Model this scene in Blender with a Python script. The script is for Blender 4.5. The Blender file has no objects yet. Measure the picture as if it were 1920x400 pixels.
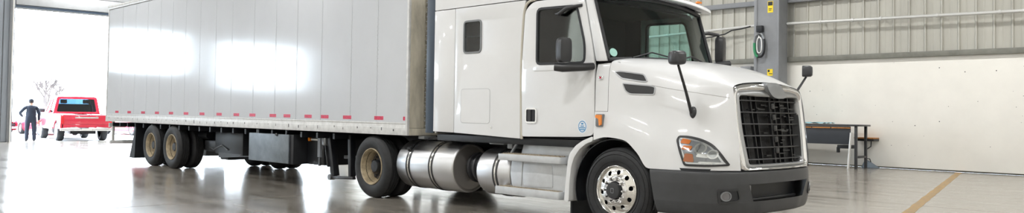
import bpy, bmesh, math, random
import numpy as np
from mathutils import Vector, Matrix
from mathutils.geometry import tessellate_polygon
from mathutils.bvhtree import BVHTree
random.seed(7)
SC = bpy.context.scene
COL = SC.collection
PI = math.pi

# ------------------------------------------------------------------ camera
# metres; x runs along the truck towards its nose, y away from the viewer, z up
F_PX, YAW, PITCH, ROLL, CY_PX = 1516.69, -0.7929, 0.0266, 0.0148, 174.1
CAM = Vector((6.0127, -7.663, 1.4012))
cy_, sy_ = math.cos(YAW), math.sin(YAW)
FWD = Vector((sy_*math.cos(PITCH), cy_*math.cos(PITCH), math.sin(PITCH)))
R0_ = Vector((cy_, -sy_, 0)); U0_ = R0_.cross(FWD)
RGT = R0_*math.cos(ROLL) + U0_*math.sin(ROLL)
UPV = -R0_*math.sin(ROLL) + U0_*math.cos(ROLL)
cd = bpy.data.cameras.new('camera'); cam = bpy.data.objects.new('camera', cd); COL.objects.link(cam)
cd.sensor_width = 36.0; cd.lens = 36.0*F_PX/1920.0; cd.shift_y = -(200.0-CY_PX)/1920.0
cd.clip_start = 0.05; cd.clip_end = 600
M = Matrix((RGT, UPV, -FWD)).transposed().to_4x4(); M.translation = CAM
cam.matrix_world = M
SC.camera = cam

# ------------------------------------------------------------------ sky, exposure
SC.view_settings.view_transform = 'Standard'; SC.view_settings.look = 'None'
SC.view_settings.gamma = 1.0; SC.view_settings.use_curve_mapping = False
SC.view_settings.exposure = 0.0
W = bpy.data.worlds.new('overcast_sky'); SC.world = W; W.use_nodes = True
bgn = W.node_tree.nodes['Background']
bgn.inputs['Color'].default_value = (0.80, 0.90, 1.0, 1); bgn.inputs['Strength'].default_value = 18.0
LAMP_W = 258.0

# ------------------------------------------------------------------ materials
MATS = {}
def mat(name, col, rough=0.5, metal=0.0, coat=0.0, spec=0.5, var=0.0, vscale=3.0, bump=0.0, bscale=20.0,
        stretch=(1, 1, 1), rvar=0.0, emit=None, coat_rough=0.05, var2=None):
    if name in MATS: return MATS[name]
    m = bpy.data.materials.new(name); m.use_nodes = True; MATS[name] = m
    nt = m.node_tree; b = nt.nodes['Principled BSDF']
    b.inputs['Base Color'].default_value = (*col, 1); b.inputs['Roughness'].default_value = rough
    b.inputs['Metallic'].default_value = metal; b.inputs['Coat Weight'].default_value = coat
    b.inputs['Coat Roughness'].default_value = coat_rough
    b.inputs['Specular IOR Level'].default_value = spec
    if emit:
        b.inputs['Emission Color'].default_value = (*emit[0], 1); b.inputs['Emission Strength'].default_value = emit[1]
    if var or bump or rvar or var2:
        g = nt.nodes.new('ShaderNodeNewGeometry'); mp = nt.nodes.new('ShaderNodeMapping')
        mp.inputs['Scale'].default_value = stretch
        nt.links.new(g.outputs['Position'], mp.inputs['Vector'])
        n = nt.nodes.new('ShaderNodeTexNoise'); n.inputs['Scale'].default_value = vscale
        n.inputs['Detail'].default_value = 6; n.inputs['Roughness'].default_value = 0.62
        nt.links.new(mp.outputs[0], n.inputs['Vector'])
        if var or var2:
            r = nt.nodes.new('ShaderNodeValToRGB')
            c2 = var2 if var2 else tuple(max(0, c*(1-var)) for c in col)
            r.color_ramp.elements[0].position = 0.35; r.color_ramp.elements[1].position = 0.62
            r.color_ramp.elements[0].color = (*c2, 1); r.color_ramp.elements[1].color = (*col, 1)
            nt.links.new(n.outputs['Fac'], r.inputs['Fac']); nt.links.new(r.outputs['Color'], b.inputs['Base Color'])
        if rvar:
            mr = nt.nodes.new('ShaderNodeMapRange')
            mr.inputs['From Min'].default_value = 0.3; mr.inputs['From Max'].default_value = 0.7
            mr.inputs['To Min'].default_value = max(0, rough-rvar); mr.inputs['To Max'].default_value = rough+rvar
            nt.links.new(n.outputs['Fac'], mr.inputs['Value']); nt.links.new(mr.outputs[0], b.inputs['Roughness'])
        if bump:
            n2 = nt.nodes.new('ShaderNodeTexNoise'); n2.inputs['Scale'].default_value = bscale
            n2.inputs['Detail'].default_value = 4
            nt.links.new(mp.outputs[0], n2.inputs['Vector'])
            bp = nt.nodes.new('ShaderNodeBump'); bp.inputs['Strength'].default_value = bump
            bp.inputs['Distance'].default_value = 0.02
            nt.links.new(n2.outputs['Fac'], bp.inputs['Height']); nt.links.new(bp.outputs['Normal'], b.inputs['Normal'])
    return m
def glass(name, tint, gloss=1.0, ior=1.5):
    if name in MATS: return MATS[name]
    m = bpy.data.materials.new(name); m.use_nodes = True; MATS[name] = m
    nt = m.node_tree; nt.nodes.clear()
    o = nt.nodes.new('ShaderNodeOutputMaterial'); mx = nt.nodes.new('ShaderNodeMixShader')
    t = nt.nodes.new('ShaderNodeBsdfTransparent'); t.inputs['Color'].default_value = (*tint, 1)
    g = nt.nodes.new('ShaderNodeBsdfGlossy'); g.inputs['Roughness'].default_value = 0.02
    g.inputs['Color'].default_value = (gloss, gloss, gloss, 1)
    fr = nt.nodes.new('ShaderNodeFresnel'); fr.inputs['IOR'].default_value = ior
    nt.links.new(fr.outputs[0], mx.inputs[0]); nt.links.new(t.outputs[0], mx.inputs[1]); nt.links.new(g.outputs[0], mx.inputs[2])
    nt.links.new(mx.outputs[0], o.inputs[0]); return m

def mixing_floor(name, c1, c2, c3):
    m = bpy.data.materials.new(name); m.use_nodes = True; MATS[name] = m
    nt = m.node_tree; b = nt.nodes['Principled BSDF']; L = nt.links
    g = nt.nodes.new('ShaderNodeNewGeometry')
    def noise(scale, sx, sy, det=8, rough=.6):
        mp = nt.nodes.new('ShaderNodeMapping'); mp.inputs['Scale'].default_value = (sx, sy, 1)
        L.new(g.outputs['Position'], mp.inputs['Vector'])
        n = nt.nodes.new('ShaderNodeTexNoise'); n.inputs['Scale'].default_value = scale
        n.inputs['Detail'].default_value = det; n.inputs['Roughness'].default_value = rough
        L.new(mp.outputs[0], n.inputs['Vector']); return n
    a = noise(0.5, 1, 1); s = noise(2.0, .5, 1.5); f = noise(7, 1, 1.6)
    r = nt.nodes.new('ShaderNodeValToRGB'); e = r.color_ramp.elements
    e[0].position = .32; e[0].color = (*c2, 1); e[1].position = .66; e[1].color = (*c1, 1)
    L.new(a.outputs['Fac'], r.inputs['Fac'])
    r2 = nt.nodes.new('ShaderNodeValToRGB'); e = r2.color_ramp.elements
    e[0].position = .38; e[0].color = (0, 0, 0, 1); e[1].position = .52; e[1].color = (1, 1, 1, 1)
    L.new(s.outputs['Fac'], r2.inputs['Fac'])
    mx = nt.nodes.new('ShaderNodeMix'); mx.data_type = 'RGBA'
    L.new(r2.outputs['Color'], mx.inputs['Factor'])
    mx.inputs[6].default_value = (*c3, 1); L.new(r.outputs['Color'], mx.inputs[7])
    r3 = nt.nodes.new('ShaderNodeValToRGB'); e = r3.color_ramp.elements
    e[0].position = .25; e[0].color = (.75, .75, .75, 1); e[1].position = .6; e[1].color = (1, 1, 1, 1)
    L.new(f.outputs['Fac'], r3.inputs['Fac'])
    mm = nt.nodes.new('ShaderNodeMix'); mm.data_type = 'RGBA'; mm.blend_type = 'MULTIPLY'; mm.inputs['Factor'].default_value = .7
    L.new(mx.outputs[2], mm.inputs[6]); L.new(r3.outputs['Color'], mm.inputs[7])
    L.new(mm.outputs[2], b.inputs['Base Color'])
    mr = nt.nodes.new('ShaderNodeMapRange'); mr.inputs['From Min'].default_value = .3; mr.inputs['From Max'].default_value = .7
    mr.inputs['To Min'].default_value = .13; mr.inputs['To Max'].default_value = .23
    L.new(s.outputs['Fac'], mr.inputs['Value']); L.new(mr.outputs[0], b.inputs['Roughness'])
    b.inputs['Specular IOR Level'].default_value = .9
    bp = nt.nodes.new('ShaderNodeBump'); bp.inputs['Strength'].default_value = .03; bp.inputs['Distance'].default_value = .02
    L.new(f.outputs['Fac'], bp.inputs['Height']); L.new(bp.outputs['Normal'], b.inputs['Normal'])
    return m

M_WHITE = mat('cab_white_paint', (.765, .775, .785), .32, coat=.6, var=.03, vscale=2)
M_TRAIL = mat('trailer_white_sheet', (.59, .615, .65), .12, spec=.55, var=.04, vscale=1.2, bump=.012, bscale=2.0)
M_RAIL = mat('trailer_white_rail', (.74, .75, .75), .4, var=.2, vscale=9)
M_BEIGE = mat('aged_cream_sheet', (.62, .58, .48), .5, var=.35, vscale=5, stretch=(1, 1, .35))
M_RIVET = mat('rivet_metal', (.55, .56, .58), .35, metal=.6)
M_RED = mat('red_reflective_tape', (.75, .03, .10), .3, var=.5, vscale=40)
M_BLACK = mat('black_paint', (.012, .014, .018), .45, var=.3, vscale=6)
M_DARK = mat('dark_interior', (.007, .008, .010), .8)
M_RUB = mat('tyre_rubber', (.018, .019, .021), .62, var=.35, vscale=14, bump=.1, bscale=60)
M_SEAL = mat('rubber_seal', (.02, .022, .026), .5)
M_CHROME = mat('chrome', (.82, .82, .83), .08, metal=1)
M_ALU = mat('polished_aluminium', (.80, .79, .76), .16, metal=1, rvar=.05, vscale=8)
M_TANK = mat('brushed_tank_aluminium', (.64, .64, .65), .34, metal=1, rvar=.03, vscale=3, stretch=(.4, 3, 3))
M_TANKEND = mat('dull_tank_end', (.40, .38, .36), .45, metal=.8, rvar=.1)
M_TAN = mat('tan_rim_paint', (.50, .41, .27), .45, var=.45, vscale=9)
M_BUMP = mat('grey_bumper_plastic', (.050, .052, .056), .42, var=.12, vscale=8)
M_GPL = mat('dark_grey_plastic', (.03, .031, .034), .35)
M_MIR = mat('mirror_shell', (.045, .047, .052), .3)
M_MIRG = mat('mirror_glass', (.6, .62, .65), .03, metal=1)
M_STEP = mat('light_grey_step', (.60, .62, .64), .35, var=.12, vscale=6, metal=.25)
M_TREAD = mat('worn_step_tread', (.45, .38, .28), .6, var=.5, vscale=30)
M_AMBER = mat('amber_lens', (.85, .25, .02), .18, coat=.5)
M_CLEAR = mat('clear_lamp_bowl', (.75, .76, .78), .12, metal=.85)
M_GREYP = mat('grey_trim', (.22, .23, .24), .3, metal=.4)
M_STRIP = mat('blue_black_extender', (.035, .055, .085), .35)
M_CREAM = mat('cream_door_seal', (.55, .52, .44), .5)
M_BOX = mat('grey_toolbox_sheet', (.20, .23, .26), .45, metal=.3, var=.25, vscale=5)
M_GLW = glass('windscreen_glass', (.58, .86, .79))
M_GLD = glass('dark_door_glass', (.84, .90, .90))
M_GLC = glass('clear_glass', (.94, .96, .97))
M_STICK = mat('sticker_white', (.75, .8, .85), .4)
M_BLUE = mat('sticker_blue', (.05, .25, .5), .4)
M_WALLW = mat('white_wall_panel', (.87, .85, .79), .55, var=.05, vscale=1.1, bump=.03, bscale=8)
M_SHEET = mat('grey_green_cladding', (.52, .51, .455), .42, metal=.2, var=.12, vscale=1.4, stretch=(2, 1, .25))
M_RIB = mat('cladding_joint', (.24, .24, .21), .5, var=.3, vscale=4)
M_STEEL = mat('grey_painted_steel', (.25, .26, .275), .45, var=.12, vscale=3)
M_GIRT = mat('olive_grey_girt', (.22, .22, .19), .5, var=.2, vscale=4)
M_PIPE = mat('white_conduit', (.66, .66, .64), .35, metal=.2)
M_YEL = mat('yellow_label', (.85, .62, .02), .45)
M_LINE = mat('worn_yellow_paint', (.40, .255, .10), .6, var2=(.27, .20, .125), vscale=7)
M_JOINT = mat('joint_filler', (.42, .31, .20), .7, var=.4, vscale=8)
M_FLOOR = mixing_floor('worn_concrete', (.335, .305, .262), (.285, .262, .23), (.235, .213, .18))
M_CEIL = mat('ceiling_sheet', (.62, .63, .62), .5)
M_HEAD = mat('door_header_sheet', (.50, .52, .54), .5, var=.1)
M_PAVE = mat('outdoor_concrete', (.55, .55, .54), .8, var=.2, vscale=.6)
M_CRED = mat('red_car_paint', (.58, .02, .05), .25, coat=.7)
M_LAMPB = mat('lamp_housing', (.5, .5, .5), .4)
M_LAMPD = mat('lamp_diffuser', (.9, .9, .9), .5, emit=((1, .99, .975), 6.0))

# ------------------------------------------------------------------ mesh helpers
def root_loc(o):
    v = Vector((0, 0, 0))
    while o: v += o.location; o = o.parent
    return v
def thing(name, label, cat, loc=(0, 0, 0), group=None, kind=None):
    o = bpy.data.objects.new(name, None); COL.objects.link(o); o.location = loc; o.empty_display_size = .2
    if label: o['label'] = label
    if cat: o['category'] = cat
    if group: o['group'] = group
    if kind: o['kind'] = kind
    return o
def tag(o, label=None, cat=None, group=None, kind=None):
    if label: o['label'] = label
    if cat: o['category'] = cat
    if group: o['group'] = group
    if kind: o['kind'] = kind
    return o
def V3(*a): return np.array(a, float)
class MB:
    def __init__(s): s.v = []; s.f = []
    def add(s, vs, fs):
        n = len(s.v); s.v += [tuple(map(float, p)) for p in vs]; s.f += [tuple(i+n for i in f) for f in fs]; return s
    def box(s, a, b):
        x0, x1 = sorted((a[0], b[0])); y0, y1 = sorted((a[1], b[1])); z0, z1 = sorted((a[2], b[2]))
        return s.add([(x0,y0,z0),(x1,y0,z0),(x1,y1,z0),(x0,y1,z0),(x0,y0,z1),(x1,y0,z1),(x1,y1,z1),(x0,y1,z1)],
                     [(0,3,2,1),(4,5,6,7),(0,1,5,4),(1,2,6,5),(2,3,7,6),(3,0,4,7)])
    def hexa(s, p):   # 8 corners, bottom ring then top ring
        return s.add(p, [(0,3,2,1),(4,5,6,7),(0,1,5,4),(1,2,6,5),(2,3,7,6),(3,0,4,7)])
    def beam(s, p0, p1, w, h, up=(0, 0, 1)):
        p0, p1 = V3(*p0), V3(*p1); d = p1-p0; d /= np.linalg.norm(d)
        sd = np.cross(d, up); 
        if np.linalg.norm(sd) < 1e-4: sd = np.cross(d, (1, 0, 0))
        sd /= np.linalg.norm(sd); u = np.cross(sd, d)
        r = [(-w/2, -h/2), (w/2, -h/2), (w/2, h/2), (-w/2, h/2)]
        return s.hexa([p0+sd*a+u*b for a, b in r]+[p1+sd*a+u*b for a, b in r])
    def cyl(s, p0, p1, r, n=20, r2=None, caps=True):
        return s.tube([p0, p1], [r, r if r2 is None else r2], n, caps)
    def tube(s, path, r, n=10, caps=True, closed=False):
        P = [V3(*p) for p in path]; m = len(P)
        rs = r if isinstance(r, (list, tuple)) else [r]*m
        vs = []; ref = None
        for i in range(m):
            if closed: d = P[(i+1) % m]-P[i-1]
            else: d = P[min(i+1, m-1)]-P[max(i-1, 0)]
            d /= np.linalg.norm(d)
            if ref is None:
                ref = np.array((0, 0, 1.)) if abs(d[2]) < .9 else np.array((1., 0, 0))
            a = ref-d*(ref@d); a /= np.linalg.norm(a); ref = a; b = np.cross(d, a)
            for k in range(n):
                t = 2*PI*k/n; vs.append(P[i]+rs[i]*(a*math.cos(t)+b*math.sin(t)))
        fs = []
        for i in range(m if closed else m-1):
            j = (i+1) % m
            for k in range(n): fs.append((i*n+k, i*n+(k+1) % n, j*n+(k+1) % n, j*n+k))
        if caps and not closed: fs.append(tuple(range(n))[::-1]); fs.append(tuple((m-1)*n+k for k in range(n)))
        return s.add(vs, fs)
    def lathe(s, prof, axis='y', o=(0, 0, 0), n=48, closed=False, a0=0, a1=2*PI):
        full = abs(a1-a0-2*PI) < 1e-6; nn = n if full else n+1; vs = []
        for r, h in prof:
            for k in range(nn):
                t = a0+(a1-a0)*k/n; c, q = r*math.cos(t), r*math.sin(t)
                p = {'y': (c, h, q), 'x': (h, c, q), 'z': (c, q, h)}[axis]
                vs.append((p[0]+o[0], p[1]+o[1], p[2]+o[2]))
        fs = []; m = len(prof)
        for i in range(m if closed else m-1):
            j = (i+1) % m
            for k in range(nn if full else nn-1):
                fs.append((i*nn+k, i*nn+(k+1) % nn, j*nn+(k+1) % nn, j*nn+k))
        return s.add(vs, fs)
    def grid(s, G, keep=None):
        R, C = len(G), len(G[0]); vs = [G[i][j] for i in range(R) for j in range(C)]
        fs = [(i*C+j, i*C+j+1, (i+1)*C+j+1, (i+1)*C+j) for i in range(R-1) for j in range(C-1) if keep is None or keep(i, j)]
        return s.add(vs, fs)
    def plate(s, outer, holes, fn, d0, d1):   # 2-D outline with holes -> slab; fn(u, v, d) gives the point
        loops = [outer]+list(holes)
        tris = tessellate_polygon([[Vector((p[0], p[1], 0)) for p in l] for l in loops])
        flat = [p for l in loops for p in l]; n = len(flat)
        vs = [fn(u, v, d0) for u, v in flat]+[fn(u, v, d1) for u, v in flat]
        fs = [tuple(t) for t in tris]+[tuple(i+n for i in t)[::-1] for t in tris]
        k = 0
        for l in loops:
            m = len(l)
            for i in range(m): a, b = k+i, k+(i+1) % m; fs.append((a, b, b+n, a+n))
            k += m
        return s.add(vs, fs)
    def build(s, name, material, parent=None, bevel=0, seg=2, angle=38, loc=None, smooth=True, solid=0, weld=False, bang=30):
        off = root_loc(parent) if (parent and loc is None) else Vector((0, 0, 0))
        me = bpy.data.meshes.new(name)
        me.from_pydata([(p[0]-off.x, p[1]-off.y, p[2]-off.z) for p in s.v], [], s.f)
        bm = bmesh.new(); bm.from_mesh(me)
        if weld: bmesh.ops.remove_doubles(bm, verts=bm.verts, dist=1e-5)
        if solid: bmesh.ops.solidify(bm, geom=bm.faces[:], thickness=solid)
        bmesh.ops.recalc_face_normals(bm, faces=bm.faces)
        if bevel:
            bm.normal_update()
            ed = [e for e in bm.edges if len(e.link_faces) == 2 and e.calc_face_angle(0) > math.radians(bang)]
            bmesh.ops.bevel(bm, geom=ed, offset=bevel, segments=seg, affect='EDGES', profile=.5, clamp_overlap=True)
        bm.to_mesh(me); bm.free()
        if smooth:
            me.shade_smooth(); me.set_sharp_from_angle(angle=math.radians(angle))
        me.materials.append(material)
        o = bpy.data.objects.new(name, me); COL.objects.link(o)
        if parent: o.parent = parent
        if loc is not None: o.location = loc
        return o
def copy_part(o, parent, loc=None, rot=None):
    c = o.copy(); COL.objects.link(c); c.parent = parent
    if loc is not None: c.location = loc
    if rot is not None: c.rotation_euler = rot
    return c
def copy_tree(o, parent, loc=None, rot=None):
    c = copy_part(o, parent, loc, rot)
    for ch in list(o.children): copy_part(ch, c)
    return c
def rnd(pts, r, n=5):
    out = []; m = len(pts)
    for i in range(m):
        p0, p, p1 = (V3(*pts[i-1]), V3(*pts[i]), V3(*pts[(i+1) % m]))
        a, b = p0-p, p1-p; la, lb = np.linalg.norm(a), np.linalg.norm(b)
        rr = min(r[i] if isinstance(r, (list, tuple)) else r, la*.45, lb*.45)
        A, B = p+a/la*rr, p+b/lb*rr
        for k in range(n+1):
            t = k/n; out.append(tuple((1-t)**2*A+2*t*(1-t)*p+t*t*B))
    return out
def rrect(u0, v0, u1, v1, r, n=5): return rnd([(u0, v0), (u1, v0), (u1, v1), (u0, v1)], r, n)
def circ(cx, cy, r, n=24): return [(cx+r*math.cos(2*PI*k/n), cy+r*math.sin(2*PI*k/n)) for k in range(n)]
def mono(P, n):   # monotone cubic through the points of a polyline, n steps per span
    P = np.array(P, float); m = len(P); d = P[1:]-P[:-1]; T = np.zeros_like(P)
    T[0] = d[0]; T[-1] = d[-1]
    for i in range(1, m-1):
        a, b = d[i-1], d[i]; pr = a*b
        T[i] = np.where(pr > 0, 2*pr/np.where(np.abs(a+b) < 1e-12, 1, a+b), 0)
    out = []
    for i in range(m-1):
        for k in range(n):
            t = k/n; h1 = 2*t**3-3*t*t+1; h2 = t**3-2*t*t+t; h3 = -2*t**3+3*t*t; h4 = t**3-t*t
            out.append(h1*P[i]+h2*T[i]+h3*P[i+1]+h4*T[i+1])
    out.append(P[-1]); return np.array(out)
def loft(grid, nr, nc):
    A = np.array([mono(r, nc) for r in grid]); B = np.array([mono(A[:, j], nr) for j in range(A.shape[1])])
    return B.transpose(1, 0, 2)
def sideXZ(y): return None
def fy(u, v, d): return (u, d, v)        # plate in the x-z plane, depth along y
def fx(u, v, d): return (d, u, v)        # plate in the y-z plane, depth along x
def fz(u, v, d): return (u, v, d)
YC = 1.28
def mir(p): return (p[0], 2*YC-p[1], p[2])

# ================================================================== the hall
X0, X1, Y0, Y1, ZC = -31.0, 12.0, -18.0, 16.55, 8.8
floor = MB().box((X0-.3, Y0-.3, -.4), (X1+.3, Y1+.3, -.1)).build('floor', M_JOINT, smooth=False)
tag(floor, 'worn polished grey concrete floor in large slabs', kind='structure')
xj = [X0, -23.0, -15.0, -6.0, 3.0, X1]; yj = [Y0, -10.0, 6.45, Y1]
for i in range(len(xj)-1):
    for j in range(len(yj)-1):
        MB().box((xj[i]+.012, yj[j]+.012, -.1), (xj[i+1]-.012, yj[j+1]-.012, 0)).build('concrete_slab', M_FLOOR, floor, smooth=False)
jm = []
for x in xj[1:-1]: MB().box((x-.012, Y0, -.1), (x+.012, Y1, -.003)).build('joint_filler', M_JOINT, floor, smooth=False)
for y in yj[1:-1]:
    for i in range(len(xj)-1):
        MB().box((xj[i]+.013, y-.012, -.1), (xj[i+1]-.013, y+.012, -.003)).build('joint_filler', M_JOINT, floor, smooth=False)
# worn painted lane line
a, b = V3(1.9, 3.5), V3(-1.11, 16.4); d = (b-a)/np.linalg.norm(b-a); nrm = V3(-d[1], d[0])*.075
ML = MB(); ml0 = 26
for k in range(ml0):
    p, q = a+(b-a)*k/ml0, a+(b-a)*(k+1)/ml0
    e0 = [1+.12*math.sin(k*2.3), 1+.12*math.sin(k*3.1+1)]; e1 = [1+.12*math.sin((k+1)*2.3), 1+.12*math.sin((k+1)*3.1+1)]
    ML.hexa([(*(p+nrm*e0[0]), .0), (*(p-nrm*e0[1]), .0), (*(q-nrm*e1[1]), .0), (*(q+nrm*e1[0]), .0),
             (*(p+nrm*e0[0]), .003), (*(p-nrm*e0[1]), .003), (*(q-nrm*e1[1]), .003), (*(q+nrm*e1[0]), .003)])
ML.build('painted_line', M_LINE, floor, smooth=False)['label'] = 'worn yellow painted lane line running to the white wall'

pave = MB().box((-260, -160, -.5), (X0-.3, 160, -.03)).build('outdoor_pavement', M_PAVE, smooth=False)
tag(pave, 'pale concrete yard outside the bay doors', kind='structure')
ceil = MB().box((X0, Y0, ZC), (X1, Y1+.2, ZC+.2)).build('ceiling', M_CEIL, smooth=False); tag(ceil, 'pale sheet metal ceiling of the hall', kind='structure')
for k in range(6):
    x = X0+4+k*8
    MB().beam((x, Y0, ZC-.25), (x, Y1, ZC-.25), .2, .5).build('roof_beam', M_STEEL, ceil, smooth=False)

# back wall: white lower panel, grey cladding sheets above
wb = MB().box((X0, Y1, 0), (X1, Y1+.2, ZC)).build('wall_back', M_RIB, smooth=False)
tag(wb, 'hall wall of white lower panel with grey metal cladding above', kind='structure')
MB().box((X0, Y1-.10, .045), (X1, Y1, 3.20)).build('lower_panel', M_WALLW, wb, bevel=.01)
def sheet_mb(x, w=.43):
    pr = [(0, .0), (.004, .045), (.016, .052), (.05, .052), (.062, .012), (.066, .008), (.20, .008), (.205, .013), (.225, .013), (.23, .008), (w-.014, .008), (w-.014, .0)]
    return [(x+u, Y1-.002-v) for u, v in pr]
def sheet(mb, x):
    p = sheet_mb(x); n = len(p)
    mb.add([(u, v, 3.24) for u, v in p]+[(u, v, ZC) for u, v in p], [(i, i+1, n+i+1, n+i) for i in range(n-1)])
proto = None
xs0 = -5.48-15*.43
for k in range(-50, 41):
    x = -5.48+.43*k
    if not (X0 < x < X1-.43): continue
    if -15 <= k <= 26:
        if proto is None:
            m = MB(); sheet(m, 0); proto = m.build('cladding_sheet', M_SHEET, wb, loc=(x, 0, 0), angle=20)
        else: copy_part(proto, wb, (x, 0, 0))
far = MB()
for k in list(range(-66, -15))+list(range(27, 40)): sheet(far, -5.48+.43*k)
tag(far.build('far_cladding', M_SHEET, wb, angle=20), kind='stuff')
sp = MB()
for k in range(46):
    x, z = random.uniform(-6, 5), random.uniform(.25, 3.1); r = random.choice((.006, .007, .009, .014))
    sp.cyl((x, Y1-.101, z), (x, Y1-.106, z), r, 7)
tag(sp.build('anchor_hole', M_BLACK, wb), kind='stuff')
tag(MB().beam((X0, Y1-.13, 3.255), (X1, Y1-.13, 3.255), .16, .15).build('trim_1', M_GIRT, bevel=.01), 'olive grey girt along the top of the white wall panel', kind='structure')
tag(MB().beam((X0, Y1-.16, 5.12), (X1, Y1-.16, 5.12), .16, .16).build('trim_2', M_STEEL, bevel=.01), 'upper grey steel girt across the metal cladding', kind='structure')

# left wall with two open bay doors and two high windows
o_ = [(Y0, 0), (.76, 0), (.76, 5.44), (6.6, 5.44), (6.6, 0), (7.5, 0), (7.5, 5.44), (15.4, 5.44), (15.4, 0), (Y1, 0), (Y1, ZC), (Y0, ZC)]
w1 = [(-7.75, 2.95), (-4.40, 2.95), (-4.40, 4.92), (-7.75, 4.92)]; w2 = [(-14.0, 2.40), (-9.3, 2.40), (-9.3, 4.70), (-14.0, 4.70)]
wl = MB().plate(o_, [w1, w2], fx, X0, X0-.25).build('wall_left', M_HEAD, smooth=False)
tag(wl, 'end wall with open bay doors on the bright yard', kind='structure')
for n, w in ((1, w1), (2, w2)):
    i0 = [(w[0][0]+.08, w[0][1]+.08), (w[1][0]-.08, w[1][1]+.08), (w[2][0]-.08, w[2][1]-.08), (w[3][0]+.08, w[3][1]-.08)]
    wf = thing('window_%d' % n, 'high window in the end wall', None, (X0, (w[0][0]+w[1][0])/2, w[0][1]), kind='structure')
    MB().plate(w, [i0], fx, X0+.03, X0-.2).build('window_frame', M_STEEL, wf, smooth=False)
    MB().box((X0-.1, w[0][0]+.07, w[0][1]+.07), (X0-.11, w[1][0]-.07, w[2][1]-.07)).build('pane', M_GLC, wf, smooth=False)
for n, (ya, yb) in ((1, (.76, 6.6)), (2, (7.5, 15.4))):
    dn = thing('door_%d' % n, 'tall open bay door with grey steel tracks', None, (X0, (ya+yb)/2, 0), kind='structure')
    for y, s in ((ya, 1), (yb, -1)):
        t = MB().box((X0, y-s*.02, 0), (X0+.14, y+s*.02, 5.8)).box((X0+.12, y-s*.02, 0), (X0+.14, y-s*.16, 5.8))
        t.build('door_track', M_STEEL, dn, bevel=.004)
        MB().cyl((X0+.2, y-s*.06, 0), (X0+.2, y-s*.06, 6.1), .03, 10).build('track_pipe', M_PIPE, dn)
    MB().box((X0+.02, ya, 5.40), (X0+.12, yb, 5.48)).build('door_lip', M_STRIP, dn, smooth=False)
    MB().box((X0+.02, ya, 5.34), (X0+.08, yb, 5.395)).build('bottom_seal', M_HEAD, dn, smooth=False)
    for k in range(5):
        MB().box((X0+.05, ya+.05, 5.51+k*.52), (X0+.10, yb-.05, 5.51+k*.52+.50)).build('door_section', M_HEAD, dn, bevel=.01)
# ribbed lining of the wall beside the door
for k in range(14):
    y = .565-.34*k
    MB().box((X0, y-.155, 0), (X0+.07, y+.155, ZC-.02)).build('cladding_sheet', mat('bluish_grey_lining', (.30, .33, .37), .5, var=.15, vscale=2, stretch=(1, 3, .3)), wl, bevel=.025, seg=3)
wf_ = MB().box((X0, Y0-.2, 0), (X1, Y0, ZC)).build('wall_front', M_WALLW, smooth=False); tag(wf_, 'plain pale wall behind the viewer', kind='structure')
wr_ = MB().box((X1, Y0, 0), (X1+.2, Y1, ZC)).build('wall_right', M_WALLW, smooth=False); tag(wr_, 'plain pale wall beyond the truck nose', kind='structure')

# ceiling lamps
lp = None
for ix in range(6):
    for iy in range(4):
        x, y = -29.5+ix*7.6, -14.0+iy*8.6
        t = thing('ceiling_lamp', 'long white high bay lamp under the hall ceiling', 'lamp', (x, y, ZC-.62), 'high bay ceiling lamps')
        if lp is None:
            h = MB().box((-.9, -.25, 0), (.9, .25, .10)).build('housing', M_LAMPB, t, bevel=.02, loc=(0, 0, 0))
            df = MB().box((-.86, -.21, -.02), (.86, .21, -.001)).build('diffuser', M_LAMPD, t, loc=(0, 0, 0))
            rd = MB().cyl((0, 0, .1), (0, 0, .62), .012, 8).build('hanger', M_STEEL, t, loc=(-.6, 0, 0)); rd2 = copy_part(rd, t, (.6, 0, 0))
            lp = (h, df, rd, rd2)
        else:
            for q in lp: copy_part(q, t)
        ld = bpy.data.lights.new('lamp_light', 'AREA'); ld.shape = 'RECTANGLE'; ld.size = 1.7; ld.size_y = .42
        ld.energy = LAMP_W; ld.color = (1, .99, .975); lo = bpy.data.objects.new('lamp_light', ld); COL.objects.link(lo); lo.parent = t; lo.location = (0, 0, -.05)

# steel column, stickers, conduit, hook
col = thing('steel_column', 'grey painted steel column in front of the metal cladding', 'column', (-6.42, 16.0, 0))
MB().box((-6.84, 15.72, 0), (-6.80+.06, 16.28, ZC-.02)).build('flange', M_STEEL, col, bevel=.006)
MB().box((-6.06, 15.72, 0), (-6.0, 16.28, ZC-.02)).build('flange', M_STEEL, col, bevel=.006)
MB().box((-6.74, 15.75, 0), (-6.06, 15.80, ZC-.02)).build('web', M_STEEL, col)
MB().box((-6.95, 15.60, .0), (-5.9, 16.3, .03)).build('base_plate', M_STEEL, col, bevel=.004)
def sticker(z0, z1, lab, marks):
    s = thing('warning_sticker', lab, 'sticker', (-6.3, 15.74, z0))
    MB().box((-6.39, 15.742, z0), (-6.21, 15.75, z1)).build('label_sheet', M_YEL, s)
    for (x0, za, x1, zb) in marks:
        MB().box((-6.39+x0*.18, 15.738, z0+za*(z1-z0)), (-6.39+x1*.18, 15.742, z0+zb*(z1-z0))).build('printed_mark', M_BLACK, s)
sticker(4.70, 5.06, 'tall yellow and black warning sticker high on the steel column', ((.08, .62, .92, .95), (.2, .3, .8, .36), (.2, .18, .7, .23)))
sticker(2.72, 2.93, 'small yellow sticker low on the steel column above the hood', ((.1, .55, .45, .9), (.3, .25, .95, .35)))
def conduit(p, q, lab, clamps):
    c = thing('conduit_pipe', lab, 'pipe', p)
    MB().cyl(p, q, .045, 14).build('pipe', M_PIPE, c)
    for t in clamps:
        m = V3(*p)+(V3(*q)-V3(*p))*t
        MB().cyl(m-V3(.03, 0, 0), m+V3(.03, 0, 0), .06, 14).box(m+V3(-.02, .0, -.02), (m[0]+.02, Y1-.06, m[2]+.02)).build('pipe_clamp', M_PIPE, c)
    return c
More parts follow.
